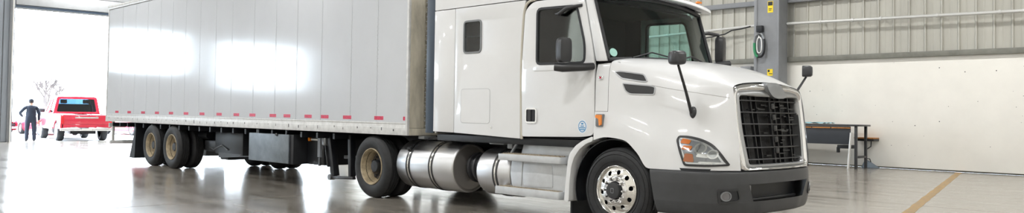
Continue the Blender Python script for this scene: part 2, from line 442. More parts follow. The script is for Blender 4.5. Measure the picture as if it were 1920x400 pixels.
conduit((-5.98, 16.22, 4.37), (11.9, 16.22, 4.06), 'long white conduit pipe on the cladding right of the column', (.06, .115, .16, .245, .33, .36, .5, .7, .9))
conduit((-14, 16.22, 4.16), (-6.86, 16.22, 4.385), 'white conduit pipe on the cladding left of the column', (.2, .5, .8, .97))
cb = thing('cable', 'thin black cable looped along the conduit left of the column', 'cable', (-8.8, 16.1, 4.2))
MB().tube([(-9.3, 16.15, 4.05), (-8.6, 16.12, 4.10), (-8.1, 16.1, 4.16), (-7.85, 16.1, 4.27), (-7.5, 16.12, 4.30), (-7.2, 16.15, 4.36)], .022, 8).build('wire', M_BLACK, cb)
jb = thing('junction_box', 'small grey junction box on the cladding beside the column', 'box', (-7.36, 16.3, 2.85))
MB().box((-7.55, 16.12, 2.85), (-7.17, 16.445, 3.07)).build('casing', M_STEEL, jb, bevel=.015)
MB().box((-7.52, 16.11, 2.88), (-7.20, 16.119, 3.04)).build('lid', M_GREYP, jb, bevel=.003)
hk = thing('rigging_hook', 'green and grey oval snap hook hung on the steel column by a black clamp', 'hook', (-6.6, 15.7, 3.3))
def oval(cx, cz, rx, rz, t0, t1, n=26):
    out = []
    for k in range(n+1):
        t = t0+(t1-t0)*k/n; c, s = math.cos(t), math.sin(t)
        out.append((cx+rx*math.copysign(abs(c)**.75, c), 15.62, cz+rz*math.copysign(abs(s)**.8, s)))
    return out
M_HGREEN = mat('green_strap', (.02, .22, .09), .45)
MB().tube(oval(-6.6, 3.68, .17, .36, PI*.15, PI*.95), .035, 10).build('upper_bow', M_GREYP, hk)
MB().tube(oval(-6.6, 3.68, .17, .36, PI*.95, PI*1.45), .043, 10).build('green_side', M_HGREEN, hk)
MB().tube(oval(-6.6, 3.68, .17, .36, PI*1.45, PI*2.15), .038, 10).build('gate', M_BLACK, hk)
MB().tube(oval(-6.6, 3.68, .085, .24, 0, 2*PI)[:-1], .02, 8, closed=True).build('inner_ring', M_PIPE, hk)
MB().box((-6.70, 15.58, 4.10), (-6.50, 15.715, 4.30)).cyl((-6.6, 15.62, 4.12), (-6.6, 15.62, 3.98), .035, 10).build('clamp', M_BLACK, hk, bevel=.02)
MB().cyl((-6.6, 15.62, 4.02), (-6.62, 15.62, 3.90), .025, 10).build('swivel', M_CHROME, hk)

# work bench and things by the white wall
wk = thing('workbench', 'dark grey workbench with orange edge strip against the white wall', 'workbench', (-4.6, 15.6, 0))
MB().box((-5.85, 15.15, 1.20), (-3.30, 15.98, 1.25)).build('bench_top', M_GPL, wk, bevel=.008)
MB().box((-5.82, 15.20, .68), (-3.56, 15.24, 1.195)).build('front_panel', mat('slate_panel', (.032, .037, .046), .5, var=.15), wk, bevel=.004)
for k in range(4):
    MB().box((-5.8+k*.57, 15.165, 1.135), (-5.8+k*.57+.54, 15.198, 1.165)).build('edge_strip', mat('orange_wood', (.55, .22, .05), .5, var=.4, vscale=9), wk, bevel=.004)
for x, y in ((-3.42, 15.25), (-3.42, 15.93), (-5.75, 15.3), (-5.75, 15.93)):
    MB().box((x-.035, y-.035, 0), (x+.035, y+.035, 1.2)).build('leg', M_GPL, wk, bevel=.006)
MB().box((-3.455, 15.28, .30), (-3.385, 15.89, .36)).build('stretcher', M_GPL, wk, bevel=.006)
MB().cyl((-3.62, 15.21, 0.0), (-3.53, 15.18, 1.02), .032, 10).build('steel_strut', M_PIPE, wk)
MB().box((-3.98, 15.3, .56), (-3.60, 15.75, .66)).box((-4.0, 15.3, .44), (-3.93, 15.4, .6)).build('under_drawer', M_BLACK, wk, bevel=.01)
cl = thing('cloth', 'pale blue cloth lying flat on the dark workbench', 'cloth', (-4.7, 15.5, 1.25))
g = [[(-5.7+1.4*i/20, 15.2+.7*j/10, 1.281+.018*math.sin(i*1.3)*math.cos(j*1.7)+.01*random.random()) for i in range(21)] for j in range(11)]
MB().grid(g).build('sheet', mat('light_blue_cloth', (.30, .55, .62), .8, var=.15), cl, solid=.008)
ws = thing('wall_shelf', 'small orange topped bracket shelf on the white wall beside the workbench', 'shelf', (-3.5, 16.3, .78))
MB().box((-3.80, 16.02, .84), (-3.24, 16.445, .875)).build('shelf_board', mat('orange_wood', (.55, .22, .05)), ws, bevel=.005)
MB().box((-3.80, 16.04, .775), (-3.24, 16.445, .838)).build('shelf_base', M_BLACK, ws, bevel=.01)
MB().tube([(-3.35, 16.15, .775), (-3.4, 16.25, .62), (-3.6, 16.44, .52)], .015, 8).build('bracket', M_BLACK, ws)
bg = thing('bag', 'small slumped grey bag on the floor at the foot of the white wall', 'bag', (-3.4, 16.2, 0))
gr = [[], ]
G = []
for i in range(9):
    t = i/8; row = []
    for k in range(17):
        a_ = 2*PI*k/16; s = math.sin(PI*min(1, .06+t*.94))**.6; w = .26*(1-t*.65)
        row.append((-3.40+w*math.cos(a_)*(1+.1*math.sin(3*a_))-.05*t, 16.2+.13*(1-t*.5)*math.sin(a_), .005+.19*t*(1+.25*math.cos(a_+PI))))
    G.append(row)
MB().grid(G).add([p for p in G[-1][:-1]], [tuple(range(16))]).build('sack', mat('grey_blue_bag', (.17, .21, .25), .7, var=.2), bg, weld=True)
MB().tube([(-3.5, 16.2, .2), (-3.47, 16.17, .27), (-3.40, 16.17, .26), (-3.38, 16.2, .17)], .014, 8).build('handle', M_GPL, bg)

# ================================================================== tractor
TR = thing('semi_truck', 'white sleeper cab semi truck tractor with chrome grille', 'truck', (-1.0, YC, 0))
# ---- hood and fenders, one lofted skin
HR = [
 [(-.36,.03,1.10),(-.155,.02,1.14),(.10,.02,1.115),(.30,.02,.975),(.47,.02,.80),(.75,.05,.80),(1.0,.11,.805),(1.22,.23,.81),(1.40,.46,.81)],
 [(-.36,.03,1.26),(-.155,.02,1.27),(.10,.02,1.25),(.30,.02,1.16),(.47,.02,1.06),(.75,.06,1.0),(1.0,.12,.97),(1.22,.24,.95),(1.395,.45,.95)],
 [(-.36,.05,1.45),(-.155,.05,1.45),(.10,.065,1.44),(.30,.075,1.40),(.47,.085,1.35),(.75,.13,1.28),(1.0,.20,1.22),(1.22,.32,1.18),(1.375,.45,1.15)],
 [(-.36,.055,1.80),(-.155,.06,1.80),(.10,.085,1.79),(.30,.115,1.775),(.47,.145,1.74),(.75,.22,1.70),(1.0,.30,1.65),(1.2,.39,1.60),(1.325,.455,1.57)],
 [(-.36,.10,2.04),(-.155,.11,2.05),(.10,.15,2.0),(.30,.19,1.965),(.47,.23,1.93),(.75,.31,1.87),(1.0,.38,1.81),(1.17,.43,1.775),(1.29,.47,1.735)],
 [(-.36,.5,2.125),(-.155,.5,2.125),(.1,.52,2.11),(.3,.55,2.09),(.47,.58,2.065),(.75,.64,2.01),(1.0,.7,1.93),(1.15,.74,1.865),(1.27,.76,1.80)],
 [(-.36,1.28,2.14),(-.155,1.28,2.14),(.1,1.28,2.125),(.3,1.28,2.11),(.47,1.28,2.09),(.75,1.28,2.04),(1.0,1.28,1.965),(1.15,1.28,1.895),(1.27,1.28,1.825)]]
FULL = HR+[[mir(p) for p in r] for r in HR[-2::-1]]
NR, NC = 6, 5
D = loft(FULL, NR, NC)
def hood_keep(i, j):
    r, c = i//NR, j//NC
    return not (c == 0 and 2 <= r <= 9)
HM = MB().grid(D, hood_keep)
hood = HM.build('hood', M_WHITE, TR, angle=50)
HBV = BVHTree.FromPolygons([Vector(p) for p in HM.v], HM.f)
for rr in ((2, 3), (8, 9)):
    cm = MB().grid(D, lambda i, j: j//NC == 0 and rr[0] <= i//NR <= rr[1] and j < NC)
    cp = cm.build('cowl_panel', M_WHITE, TR, angle=50)
    for v in cp.data.vertices:
        w = v.co+TR.location; v.co.x = (-.258+(w.x+.258)*.95)-TR.location.x; v.co.z = (1.75+(w.z-1.75)*.985)
    cp.data.update()
def on_hood(x, z, off=0.0, far=False):
    h = HBV.ray_cast(Vector((x, -1, z)), Vector((0, 1, 0)))
    p, n = h[0], h[1]
    if p is None: p, n = Vector((x, .3, z)), Vector((0, -1, 0))
    if n.y > 0: n = -n
    p = p+n*off
    return (p.x, 2*YC-p.y if far else p.y, p.z)
def hood_patch(outline, off0, off1, name, material, parent, inner=None, far=False, res=None):
    # slab that follows the hood skin
    m = MB()
    if inner is None:
        c = np.mean(np.array(outline), axis=0)
        rings = [[tuple(c+(np.array(p)-c)*s) for p in outline] for s in (1, .75, .5, .25)]
    else: rings = [[tuple(np.array(p)*(1-t)+np.array(q)*t) for p, q in zip(outline, inner)] for t in (0, .5, 1)]
    n = len(outline); vs = []; fs = []
    for r in rings: vs += [on_hood(u, v, off1, far) for u, v in r]
    for i in range(len(rings)-1):
        for k in range(n): fs.append((i*n+k, i*n+(k+1) % n, (i+1)*n+(k+1) % n, (i+1)*n+k))
    if inner is None:
        vs.append(on_hood(*c, off1, far)); ci = len(vs)-1; b = (len(rings)-1)*n
        for k in range(n): fs.append((b+k, b+(k+1) % n, ci))
    b0 = len(vs); vs += [on_hood(u, v, off0, far) for u, v in outline]
    for k in range(n): fs.append((k, (k+1) % n, b0+(k+1) % n, b0+k))
    if inner is not None:
        b1 = len(vs); vs += [on_hood(u, v, off0, far) for u, v in inner]; b = (len(rings)-1)*n
        for k in range(n): fs.append((b+k, b+(k+1) % n, b1+(k+1) % n, b1+k))
    m.add(vs, fs)
    return m.build(name, material, parent, angle=40)
def resamp(pts, n):
    P = np.array(list(pts)+[pts[0]], float); L = np.r_[0, np.cumsum(np.linalg.norm(np.diff(P, axis=0), axis=1))]
    s = np.linspace(0, L[-1], n, endpoint=False)
    return [tuple(np.interp(t, L, P[:, k]) for k in range(2)) for t in s]
def inset(pts, d):
    P = np.array(pts); n = len(P); ar = sum(P[i][0]*P[(i+1) % n][1]-P[(i+1) % n][0]*P[i][1] for i in range(n)); sg = 1 if ar > 0 else -1
    out = []
    for i in range(n):
        t = P[(i+1) % n]-P[i-1]; t = t/np.linalg.norm(t); out.append(tuple(P[i]+sg*d*np.array((-t[1], t[0]))))
    return out
MB().tube([on_hood(x, z, .001) for x, z in zip(np.linspace(.42, 1.27, 24), mono([(0, 1.765, 0), (0, 1.71, 0), (0, 1.665, 0), (0, 1.615, 0)], 8)[:24, 1])], .0035, 6).build('hood_crease', mat('crease_grey', (.5, .5, .5), .5), TR)
# hood vents
v1 = rnd([(-.10,1.935),(-.02,1.945),(.20,1.915),(.31,1.90),(.375,1.80),(.30,1.80),(.02,1.845)], .03, 4)
v2 = rnd([(.03,1.80),(.40,1.765),(.475,1.75),(.475,1.645),(.15,1.655),(.085,1.69)], .03, 4)
for far in (False, True):
    for vv in (v1, v2):
        r = resamp(vv, 40)
        hood_patch(r, -.005, .008, 'vent_rim', mat('vent_rim_grey', (.45, .46, .48), .3, metal=.5), TR, inner=inset(r, .014), far=far)
        vp = hood_patch(inset(r, .012), -.02, .003, 'hood_vent', M_GPL, TR, far=far)
# head lamps
HL = rnd([(.795,1.135),(.815,1.185),(.93,1.185),(1.06,1.155),(1.17,1.10),(1.26,1.0),(1.33,.865),(1.15,.848),(.91,.850)], [.02,.02,.05,.08,.08,.08,.02,.05,.03], 5)
for far in (False, True):
    r = resamp(HL, 70)
    fr = hood_patch(r, -.005, .016, 'headlight', M_GPL, TR, inner=inset(r, .022), far=far)
    fr['label'] = 'black framed headlight with amber blocks'
    hood_patch(inset(r, .018), -.01, .004, 'lamp_bowl', mat('lamp_bowl_dark', (.30, .31, .33), .2, metal=.8), fr, far=far)
    ri = inset(r, .026); 
    hood_patch(ri, .0045, .012, 'bowl_rim', M_CLEAR, fr, inner=inset(r, .042), far=far)
    for (a0, b0, c0, d0) in (((.845,1.10),(.865,1.155),(.96,1.135),(.945,1.09)), ((.87,1.03),(.885,1.075),(.985,1.07),(.97,1.025)), ((.90,.90),(.915,.99),(1.0,.985),(1.015,.895))):
        hood_patch(resamp(rnd([a0, b0, c0, d0], .012, 3), 24), .004, .018, 'amber_block', M_AMBER, fr, far=far)
    for (cx_, cz_, rr) in ((1.065, 1.045, .062), (1.185, .985, .05)):
        hood_patch(circ(cx_, cz_, rr, 24), .004, .022, 'reflector_ring', M_CHROME, fr, inner=circ(cx_, cz_, rr*.72, 24), far=far)
        p = on_hood(cx_, cz_, .010, far)
        mb = MB(); 
        prf = [(0.0, -.022)]+[(rr*.7*math.sin(t*PI/2/6), -.022*math.cos(t*PI/2/6)) for t in range(1, 7)]
        q = hood_patch(circ(cx_, cz_, rr*.70, 20), .003, .013, 'projector_lens', M_MIRG, fr, far=far)
    hood_patch(resamp(rnd([(1.03,.955),(1.05,.995),(1.14,.985),(1.15,.945)], .01, 3), 20), .004, .014, 'chrome_bar', M_CHROME, fr, far=far)
    hood_patch(resamp(rnd([(1.05,.88),(1.06,.905),(1.27,.90),(1.29,.875)], .008, 3), 24), .004, .012, 'chrome_bar', M_CHROME, fr, far=far)
    hood_patch(inset(r, .016), .020, .024, 'clear_cover', M_GLC, fr, far=far)
# amber side marker and small badge on the cowl
for far in (False, True):
    ym = lambda y: 2*YC-y if far else y
    mk = MB().box((-.315, ym(.0), 1.265), (-.20, ym(.06), 1.42)).build('marker_base', M_GREYP, TR, bevel=.015)
    MB().plate(rnd([(-.29,1.41),(-.205,1.41),(-.205,1.29),(-.235,1.275),(-.245,1.36),(-.295,1.375)], .01, 3), [], fy, ym(.0), ym(-.025)).build('marker_lens', M_AMBER, mk)
    bd = MB().box((-.29, ym(.035), 1.845), (-.235, ym(.07), 1.885)).build('side_badge', M_CHROME, TR, bevel=.006)
    MB().box((-.282, ym(.032), 1.853), (-.255, ym(.036), 1.877)).build('red_inlay', M_RED, bd)
# black lip under the fender edge (wheel housing)
for far in (False, True):
    y0, y1 = (.06, .62) if not far else (2*YC-.06, 2*YC-.62)
    wh = MB().lathe([(.60, y0), (.605, y1), (.1, y1)], 'y', (-.06, 0, .51), 40, a0=math.radians(-18), a1=math.radians(198))
    wh.build('wheel_housing', M_BLACK, TR, solid=.01)
# ---- bumper
BP = [(.49,.02),(.80,.03),(1.05,.085),(1.22,.19),(1.34,.36),(1.42,.585),(1.455,.90),(1.465,1.28)]
def bump_row(z, off, opn=0):
    out = []
    for k, (x, y) in enumerate(BP):
        a, b = BP[max(0, k-1)], BP[min(len(BP)-1, k+1)]; t = V3(b[0]-a[0], b[1]-a[1]); t /= np.linalg.norm(t); n = V3(t[1], -t[0])
        if k == 7: n = V3(1, 0)
        yy = y
        if k == 5: yy += opn
        xx = x + (.10*(.8-z)/.5 if k == 0 else 0)
        out.append((xx+n[0]*off, yy+n[1]*off, z))
    return out
rows = [bump_row(.80, -.10), bump_row(.797, -.01), bump_row(.775, .01), bump_row(.66, .018), bump_row(.655, .018), bump_row(.46, .012, .10), bump_row(.455, .012, .10), bump_row(.36, -.005, .10), bump_row(.305, -.04, .1), bump_row(.30, -.12, .1)]
rows = [r+[mir(p) for p in r[-2::-1]] for r in rows]
BD = loft(rows, 4, 8)
bmp = MB().grid(BD, lambda i, j: not (i//4 == 4 and 5 <= j//8 <= 8)).build('bumper', M_BUMP, TR, angle=45)
MB().box((1.18, .62, .42), (1.30, 1.94, .70)).build('air_intake', M_BLACK, bmp)
MB().box((1.30, .66, .445), (1.34, 1.9, .475)).build('intake_lip', M_GPL, bmp, bevel=.008)
MB().plate(rrect(.60, .56, .66, .64, .01), [], fx, 1.40, 1.415).build('tow_hook_cover', M_GREYP, bmp)
# dark seam between hood and bumper
SB = [bump_row(.825, -.035), bump_row(.79, -.035)]; SB = [r+[mir(p) for p in r[-2::-1]] for r in SB]
MB().grid(loft(SB, 1, 8)).build('bumper_seam', M_BLACK, TR)
BBV = BVHTree.FromPolygons([Vector(p) for p in [tuple(q) for r in BD for q in r]], [(i*BD.shape[1]+j, i*BD.shape[1]+j+1, (i+1)*BD.shape[1]+j+1, (i+1)*BD.shape[1]+j) for i in range(BD.shape[0]-1) for j in range(BD.shape[1]-1)])
def on_bump(y, z, off, far=False):
    h = BBV.ray_cast(Vector((3, y, z)), Vector((-1, 0, 0))); p, n = h[0], h[1]
    if p is None: p, n = Vector((1.3, y, z)), Vector((1, 0, 0))
    if n.x < 0: n = -n
    p = p+n*off; return (p.x, 2*YC-p.y if far else p.y, p.z)
for far in (False, True):
    r = resamp(rnd([(.205,.605),(.43,.61),(.47,.50),(.44,.465),(.22,.445)], .02, 4), 40)
    def bp_patch(outl, o0, o1, nm, mt, par, inner=None):
        n = len(outl); c = np.mean(np.array(outl), axis=0); m = MB()
        ring2 = inner if inner else [tuple(c+(np.array(p)-c)*.5) for p in outl]
        vs = [on_bump(u, v, o1, far) for u, v in outl]+[on_bump(u, v, o1, far) for u, v in ring2]+[on_bump(u, v, o0, far) for u, v in outl]
        fs = [(k, (k+1) % n, n+(k+1) % n, n+k) for k in range(n)]+[(k, (k+1) % n, 2*n+(k+1) % n, 2*n+k) for k in range(n)]
        if inner:
            vs += [on_bump(u, v, o0, far) for u, v in inner]; fs += [(n+k, n+(k+1) % n, 3*n+(k+1) % n, 3*n+k) for k in range(n)]
        else:
            vs.append(on_bump(*c, o1, far)); fs += [(n+k, n+(k+1) % n, 3*n) for k in range(n)]
        return m.add(vs, fs).build(nm, mt, par, angle=40)
    bp_patch(r, -.01, .012, 'fog_lamp_frame', M_GPL, bmp, inset(r, .02))
    bp_patch(inset(r, .018), -.01, .003, 'fog_lamp_recess', M_BLACK, bmp)
    bp_patch(circ(.285, .53, .055, 24), .0, .02, 'fog_lamp', M_GREYP, bmp, circ(.285, .53, .042, 24))
    bp_patch(circ(.285, .53, .043, 24), .0, .012, 'fog_lens', mat('fog_glass', (.22, .22, .23), .1, metal=.6), bmp)
# ---- grille
def xg(y, z): return 1.475-.125*(z-.85)-.075*((y-YC)/.8)**2
outer = rnd([(.49,.80),(2.07,.80),(2.135,1.29),(2.105,1.745),(1.75,1.80),(.81,1.80),(.455,1.745),(.425,1.29)], [.06,.06,.3,.10,.3,.3,.10,.3], 6)
inner = rnd([(.635,.872),(1.925,.872),(1.985,1.28),(1.985,1.648),(.575,1.648),(.575,1.28)], [.03,.03,.2,.05,.05,.2], 6)
NG = 140; ao, ai = resamp(outer, NG), resamp(inner, NG)
def align(o, i):
    c = np.mean(np.array(o), axis=0)
    best = min(range(NG), key=lambda k: np.linalg.norm(np.array(i[k])-np.array(o[0])))
    return i[best:]+i[:best]
ai = align(ao, ai)
def ring_surface(prof, material, name, par):
    G = []
    for t, dx in prof:
        row = []
        for p, q in zip(ao, ai):
            y, z = p[0]*(1-t)+q[0]*t, p[1]*(1-t)+q[1]*t; row.append((xg(y, z)+dx, y, z))
        row.append(row[0]); G.append(row)
    return MB().grid(G).build(name, material, par, angle=50, weld=True)
gr_ = ring_surface([(-.03, -.10), (0, -.035), (.06, -.005), (.2, .012), (.38, .010), (.5, -.008), (.56, -.025)], M_CHROME, 'grille_surround', TR)
ring_surface([(.56, -.024), (.62, -.012), (.72, -.006), (.9, -.006), (1.0, -.02), (1.0, -.12)], mat('brushed_grey_grille_frame', (.42, .43, .44), .32, metal=.8), 'grille_frame', gr_)
gb = MB()
gb.grid([[(xg(y, z)-.13, y, z) for y in np.linspace(.55, 2.01, 12)] for z in (.85, 1.2, 1.67)])
gb.build('radiator_screen', mat('radiator_black', (.006, .006, .007), .6, bump=.3, bscale=60), gr_)
def bar_pts(y0, z0, y1, z1, w, dp, back, n=8):
    return [((xg(y0+(y1-y0)*t, z0+(z1-z0)*t)-back), y0+(y1-y0)*t, z0+(z1-z0)*t) for t in np.linspace(0, 1, n)]
M_BAR = mat('grille_bar_black', (.017, .018, .02), .35)
for k in range(6):
    z = .925+k*.1345
    half = .64+.065*min(1, (z-.872)/.45)
    P = bar_pts(YC-half, z, YC+half, z, 0, 0, .045)
    G = [[(p[0]+dx, p[1], p[2]+dz) for p in P] for dx, dz in ((-.03, -.008), (.004, -.007), (.008, 0), (.004, .007), (-.03, .008))]
    MB().grid(G).build('grille_bar', M_BAR, gr_)
for k, dy_ in enumerate((-.55, -.44, -.28, -.06, .06, .28, .44, .55)):
    y = YC+dy_; bk_ = 0 if abs(dy_) in (.44, .06) else .04
    P = [(xg(y+(y-YC)*(-.07+.10*t), .86+.80*t)-.055-bk_, y+(y-YC)*(-.07+.10*t), .86+.80*t) for t in np.linspace(0, 1, 6)]
    G = [[(p[0]+dx, p[1]+dy, p[2]) for p in P] for dx, dy in ((-.03, -.008), (.004, -.007), (.004, .007), (-.03, .008))]
    MB().grid(G).build('grille_upright', M_BAR, gr_)
random.seed(3)
for k in range(34):
    y, z = YC+random.uniform(-.55, .55), .925+random.randint(0, 5)*.1345+random.uniform(.03, .10); l = random.uniform(.05, .17)
    MB().box((xg(y, z)-.10, y, z-.006), (xg(y, z)-.07, y+l, z+.006)).build('grille_link', M_BAR, gr_)
for k in range(5):
    z = 1.02+k*.13
    MB().box((xg(YC, z)-.06, YC-.035, z-.035), (xg(YC, z)-.035, YC+.035, z+.035)).build('grille_boss', M_BAR, gr_, bevel=.015)
em = rnd([(1.05,1.80),(1.13,1.815),(1.30,1.815),(1.40,1.79),(1.47,1.72),(1.50,1.655),(1.44,1.635),(1.28,1.63),(1.17,1.65),(1.10,1.71)], .04, 4)
MB().plate(em, [], lambda u, v, d: (xg(u, v)+d, u, v), -.04, .035).build('hood_badge', mat('badge_grey', (.33, .34, .355), .3, metal=.5), TR, bevel=.012, bang=60)
# ---- hood mirrors
for far in (False, True):
    mm = lambda p: mir(p) if far else p
    ba = on_hood(.93, 1.45, 0.0)
    hm = MB()
    bx_ = [mm((ba[0]+.03*math.cos(t)*s, ba[1]-h, ba[2]+.055*math.sin(t)*s)) for s, h in ((1.25, -.03), (1.25, .01), (.8, .035), (.0, .04)) for t in np.linspace(0, 2*PI, 17)[:-1]]
    hb = MB().add(bx_, [(i*16+k, i*16+(k+1) % 16, (i+1)*16+(k+1) % 16, (i+1)*16+k) for i in range(3) for k in range(16)]).build('hood_mirror_base', M_GPL, TR)
    hp = [mm((ba[0]-.003, ba[1]-.03, ba[2]+.0)), mm((ba[0]+.04, ba[1]-.20, ba[2]+.22)), mm((1.035, -.235, 1.96))]
    MB().tube(hp, [.020, .017, .014], 10).build('mirror_arm', M_GPL, hb)
    hx, hy, hz = 1.035, -.255, 2.04
    G = []
    for dx, s in ((.078, .0), (.075, .35), (.072, .75), (.05, .95), (.0, 1.0), (-.045, .98), (-.055, .93), (-.055, .5), (-.055, .0)):
        row = []
        for t in np.linspace(0, 2*PI, 25):
            c, q = math.cos(t), math.sin(t)
            u = .088*s*math.copysign(abs(c)**.5, c); v = .078*s*math.copysign(abs(q)**.5, q)
            a_ = math.radians(-22)
            row.append(mm((hx+dx*math.cos(a_)-u*math.sin(a_), hy+dx*math.sin(a_)*1+u*math.cos(a_), hz+v)))
        G.append(row)
    MB().grid(G).build('hood_mirror', M_MIR, hb, weld=True, angle=50)
# ---- cab and sleeper sides
DOOR = rnd([(-1.615,1.105),(-1.64,2.0),(-1.585,2.80),(-1.43,2.905),(-.62,2.90),(-.545,2.84),(-.375,2.10),(-.365,1.16),(-.56,1.13)], [.03,.3,.25,.12,.06,.06,.25,.08,.08], 6)
WIN = rnd([(-1.375,2.055),(-1.375,2.815),(-.66,2.80),(-.515,2.28),(-.525,2.045)], [.07,.09,.09,.12,.08], 6)
SW = rrect(-2.835, 2.265, -2.445, 2.745, .07)
for far in (False, True):
    ym = lambda y: 2*YC-y if far else y
    MB().plate([(-3.50,1.125),(-3.030,1.12),(-3.030,2.938),(-3.50,2.938)], [], fy, ym(.05), ym(.09)).build('sleeper_rear_panel', M_WHITE, TR, bevel=.006)
    g = MB().plate(rnd([(-3.015,1.12),(-1.655,1.075),(-1.675,2.0),(-1.64,2.60),(-1.60,2.85),(-1.58,2.936),(-3.015,2.938)], [.01,.01,.3,.3,.02,.01,.01], 5), [SW], fy, ym(.05), ym(.09))
    sp_ = g.build('sleeper_side_panel', M_WHITE, TR, bevel=.006, bang=60)
    rm = resamp(SW, 48)
    MB().plate(rm, [inset(rm, .025)], fy, ym(.040), ym(.095)).build('sleeper_window_frame', M_GREYP, sp_)
    MB().plate(inset(rm, .022), [], fy, ym(.06), ym(.066)).build('sleeper_window_pane', M_GLD, sp_, smooth=False)
    MB().box((-2.81, ym(.058), 2.505), (-2.47, ym(.07), 2.515)).build('pane_bar', M_SEAL, sp_)
    hh = resamp(rrect(-2.875, 1.262, -2.25, 1.758, .05), 60)
    MB().plate(hh, [inset(hh, .006)], fy, ym(.049), ym(.06)).build('hatch_seam', mat('seam_grey', (.45, .46, .47), .5), sp_)
    MB().plate(inset(hh, .008), [], fy, ym(.047), ym(.06)).build('luggage_hatch', M_WHITE, sp_, bevel=.003, bang=60)
    MB().cyl((-2.22, ym(.05), 1.21), (-2.22, ym(.042), 1.21), .018, 14).build('hatch_lock', M_CHROME, sp_)
    # door
    dr = MB().plate(DOOR, [WIN], fy, ym(.05), ym(.09)).build('cab_door', M_WHITE, TR, bevel=.008, bang=60)
    wr = resamp(WIN, 70)
    MB().plate(wr, [inset(wr, .03)], fy, ym(.043), ym(.095)).build('window_seal', M_SEAL, dr)
    MB().plate(inset(wr, .026), [], fy, ym(.062), ym(.068)).build('door_window', M_GLD, dr, smooth=False)
    dw = resamp(rnd([(-1.44,1.985),(-1.45,2.06),(-.47,2.05),(-.44,1.99)], .03, 4), 40)
    MB().plate(rnd([(-1.42,1.975),(-.46,1.975),(-.44,2.035),(-1.42,2.045)], .02, 4), [], fy, ym(.044), ym(.06)).build('window_ledge', M_WHITE, dr, bevel=.004)
    hd = rrect(-1.55, 1.285, -1.34, 1.49, .045); hr = resamp(hd, 40)
    hn = MB().plate(hr, [inset(hr, .022)], fy, ym(.036), ym(.06)).build('door_handle', M_CHROME, dr)
    MB().plate(inset(hr, .02), [], fy, ym(.046), ym(.06)).build('handle_recess', M_BLACK, dr)
    MB().plate(rrect(-1.50, 1.31, -1.445, 1.465, .015), [], fy, ym(.034), ym(.05)).build('handle_pull', M_GPL, dr)
    # cream seal at the rear edge of the door
    sl = [(-1.625,1.07),(-1.635,1.2),(-1.655,2.0),(-1.615,2.75),(-1.58,2.86),(-1.50,2.92),(-1.40,2.93)]
    MB().tube([(x, ym(.06), z) for x, z in mono(np.array([(a_, 0, b_) for a_, b_ in sl]), 4)[:, [0, 2]]], .018, 8).build('door_seal', M_CREAM, TR)
    # front pillar
    MB().plate([(-.535,2.86),(-.362,2.10),(-.352,2.07),(-.20,2.07),(-.205,2.12),(-.43,2.87)], [], fy, ym(.055), ym(.12)).build('front_pillar', M_WHITE, TR, bevel=.01)
    # dark strip between sleeper and trailer
    MB().box((-3.70, ym(.06), 1.10), (-3.515, ym(.09), 3.5)).build('side_extender', M_STRIP, TR, bevel=.006)
    # round sticker
    if not far:
        oc = [(-.557+.078*math.cos(t), 1.26+.088*math.sin(t)) for t in np.linspace(0, 2*PI, 29)[:-1]]
        st = MB().plate(oc, [], fy, .0475, .051).build('oval_sticker', M_STICK, dr)
        st['label'] = 'oval blue and white sticker low on the door'
        oi = [(-.557+(u+.557)*.82, 1.26+(v-1.26)*.82) for u, v in oc]; oj = [(-.557+(u+.557)*.70, 1.26+(v-1.26)*.70) for u, v in oc]
        MB().plate(oi, [oj], fy, .0465, .0476).build('blue_ring', M_BLUE, st)
        for (ua, va, ub, vb) in ((-.60, 1.215, -.515, 1.228), (-.605, 1.238, -.51, 1.25), (-.585, 1.26, -.53, 1.272), (-.575, 1.285, -.54, 1.305)):
            MB().box((ua, .0465, va), (ub, .0476, vb)).build('printed_mark', M_BLUE, st)
# ---- roof
RS = []
for x, zt, zb in ((-.40, 2.99, 2.90), (-.62, 3.10, 2.915), (-1.1, 3.30, 2.935), (-1.7, 3.55, 2.95), (-2.4, 3.68, 2.95), (-3.50, 3.74, 2.95)):
    h = zt-zb
    RS.append([(x, .055, zb), (x, .055, zb+h*.35), (x, .09, zb+h*.72), (x, .22, zb+h*.93), (x, .55, zt), (x, YC, zt+.03)])
RS = [r+[mir(p) for p in r[-2::-1]] for r in RS]
MB().grid(loft(RS, 5, 4)).build('roof', M_WHITE, TR, solid=.03, angle=50)
MB().box((-3.50, .09, 1.1), (-3.47, 2.47, 3.70)).build('cab_rear_wall', M_WHITE, TR)
def ws(y, t, off=0):   # windscreen skin
    s = 1-((y-YC)/1.17)**2
    xb, zb = -.20+.17*s, 2.085+.045*s; xt, zt = -.435+.12*s, 2.86+.07*s
    return (xb+(xt-xb)*t+off, y, zb+(zt-zb)*t+off*.35)
yw = np.linspace(.105, 2.455, 31)
wsc = MB().grid([[ws(y, t) for y in yw] for t in np.linspace(0, 1, 9)]).build('windscreen', M_GLW, TR)
def strip_ws(pts, w):
    return MB().tube(pts, w, 8)
edge = [ws(y, 0, .006) for y in yw]+[ws(yw[-1], t, .006) for t in np.linspace(.05, .95, 8)]+[ws(y, 1, .006) for y in yw[::-1]]+[ws(yw[0], t, .006) for t in np.linspace(.95, .05, 8)]
MB().tube(edge, .026, 8, closed=True).build('windscreen_seal', M_SEAL, TR)
for y0, y1 in ((.45, 1.15), (1.35, 2.05)):
    MB().tube([ws(y0, .01, .03), ws((y0+y1)/2, .10, .03), ws(y1, .035, .03)], .010, 6).build('wiper', M_SEAL, TR)
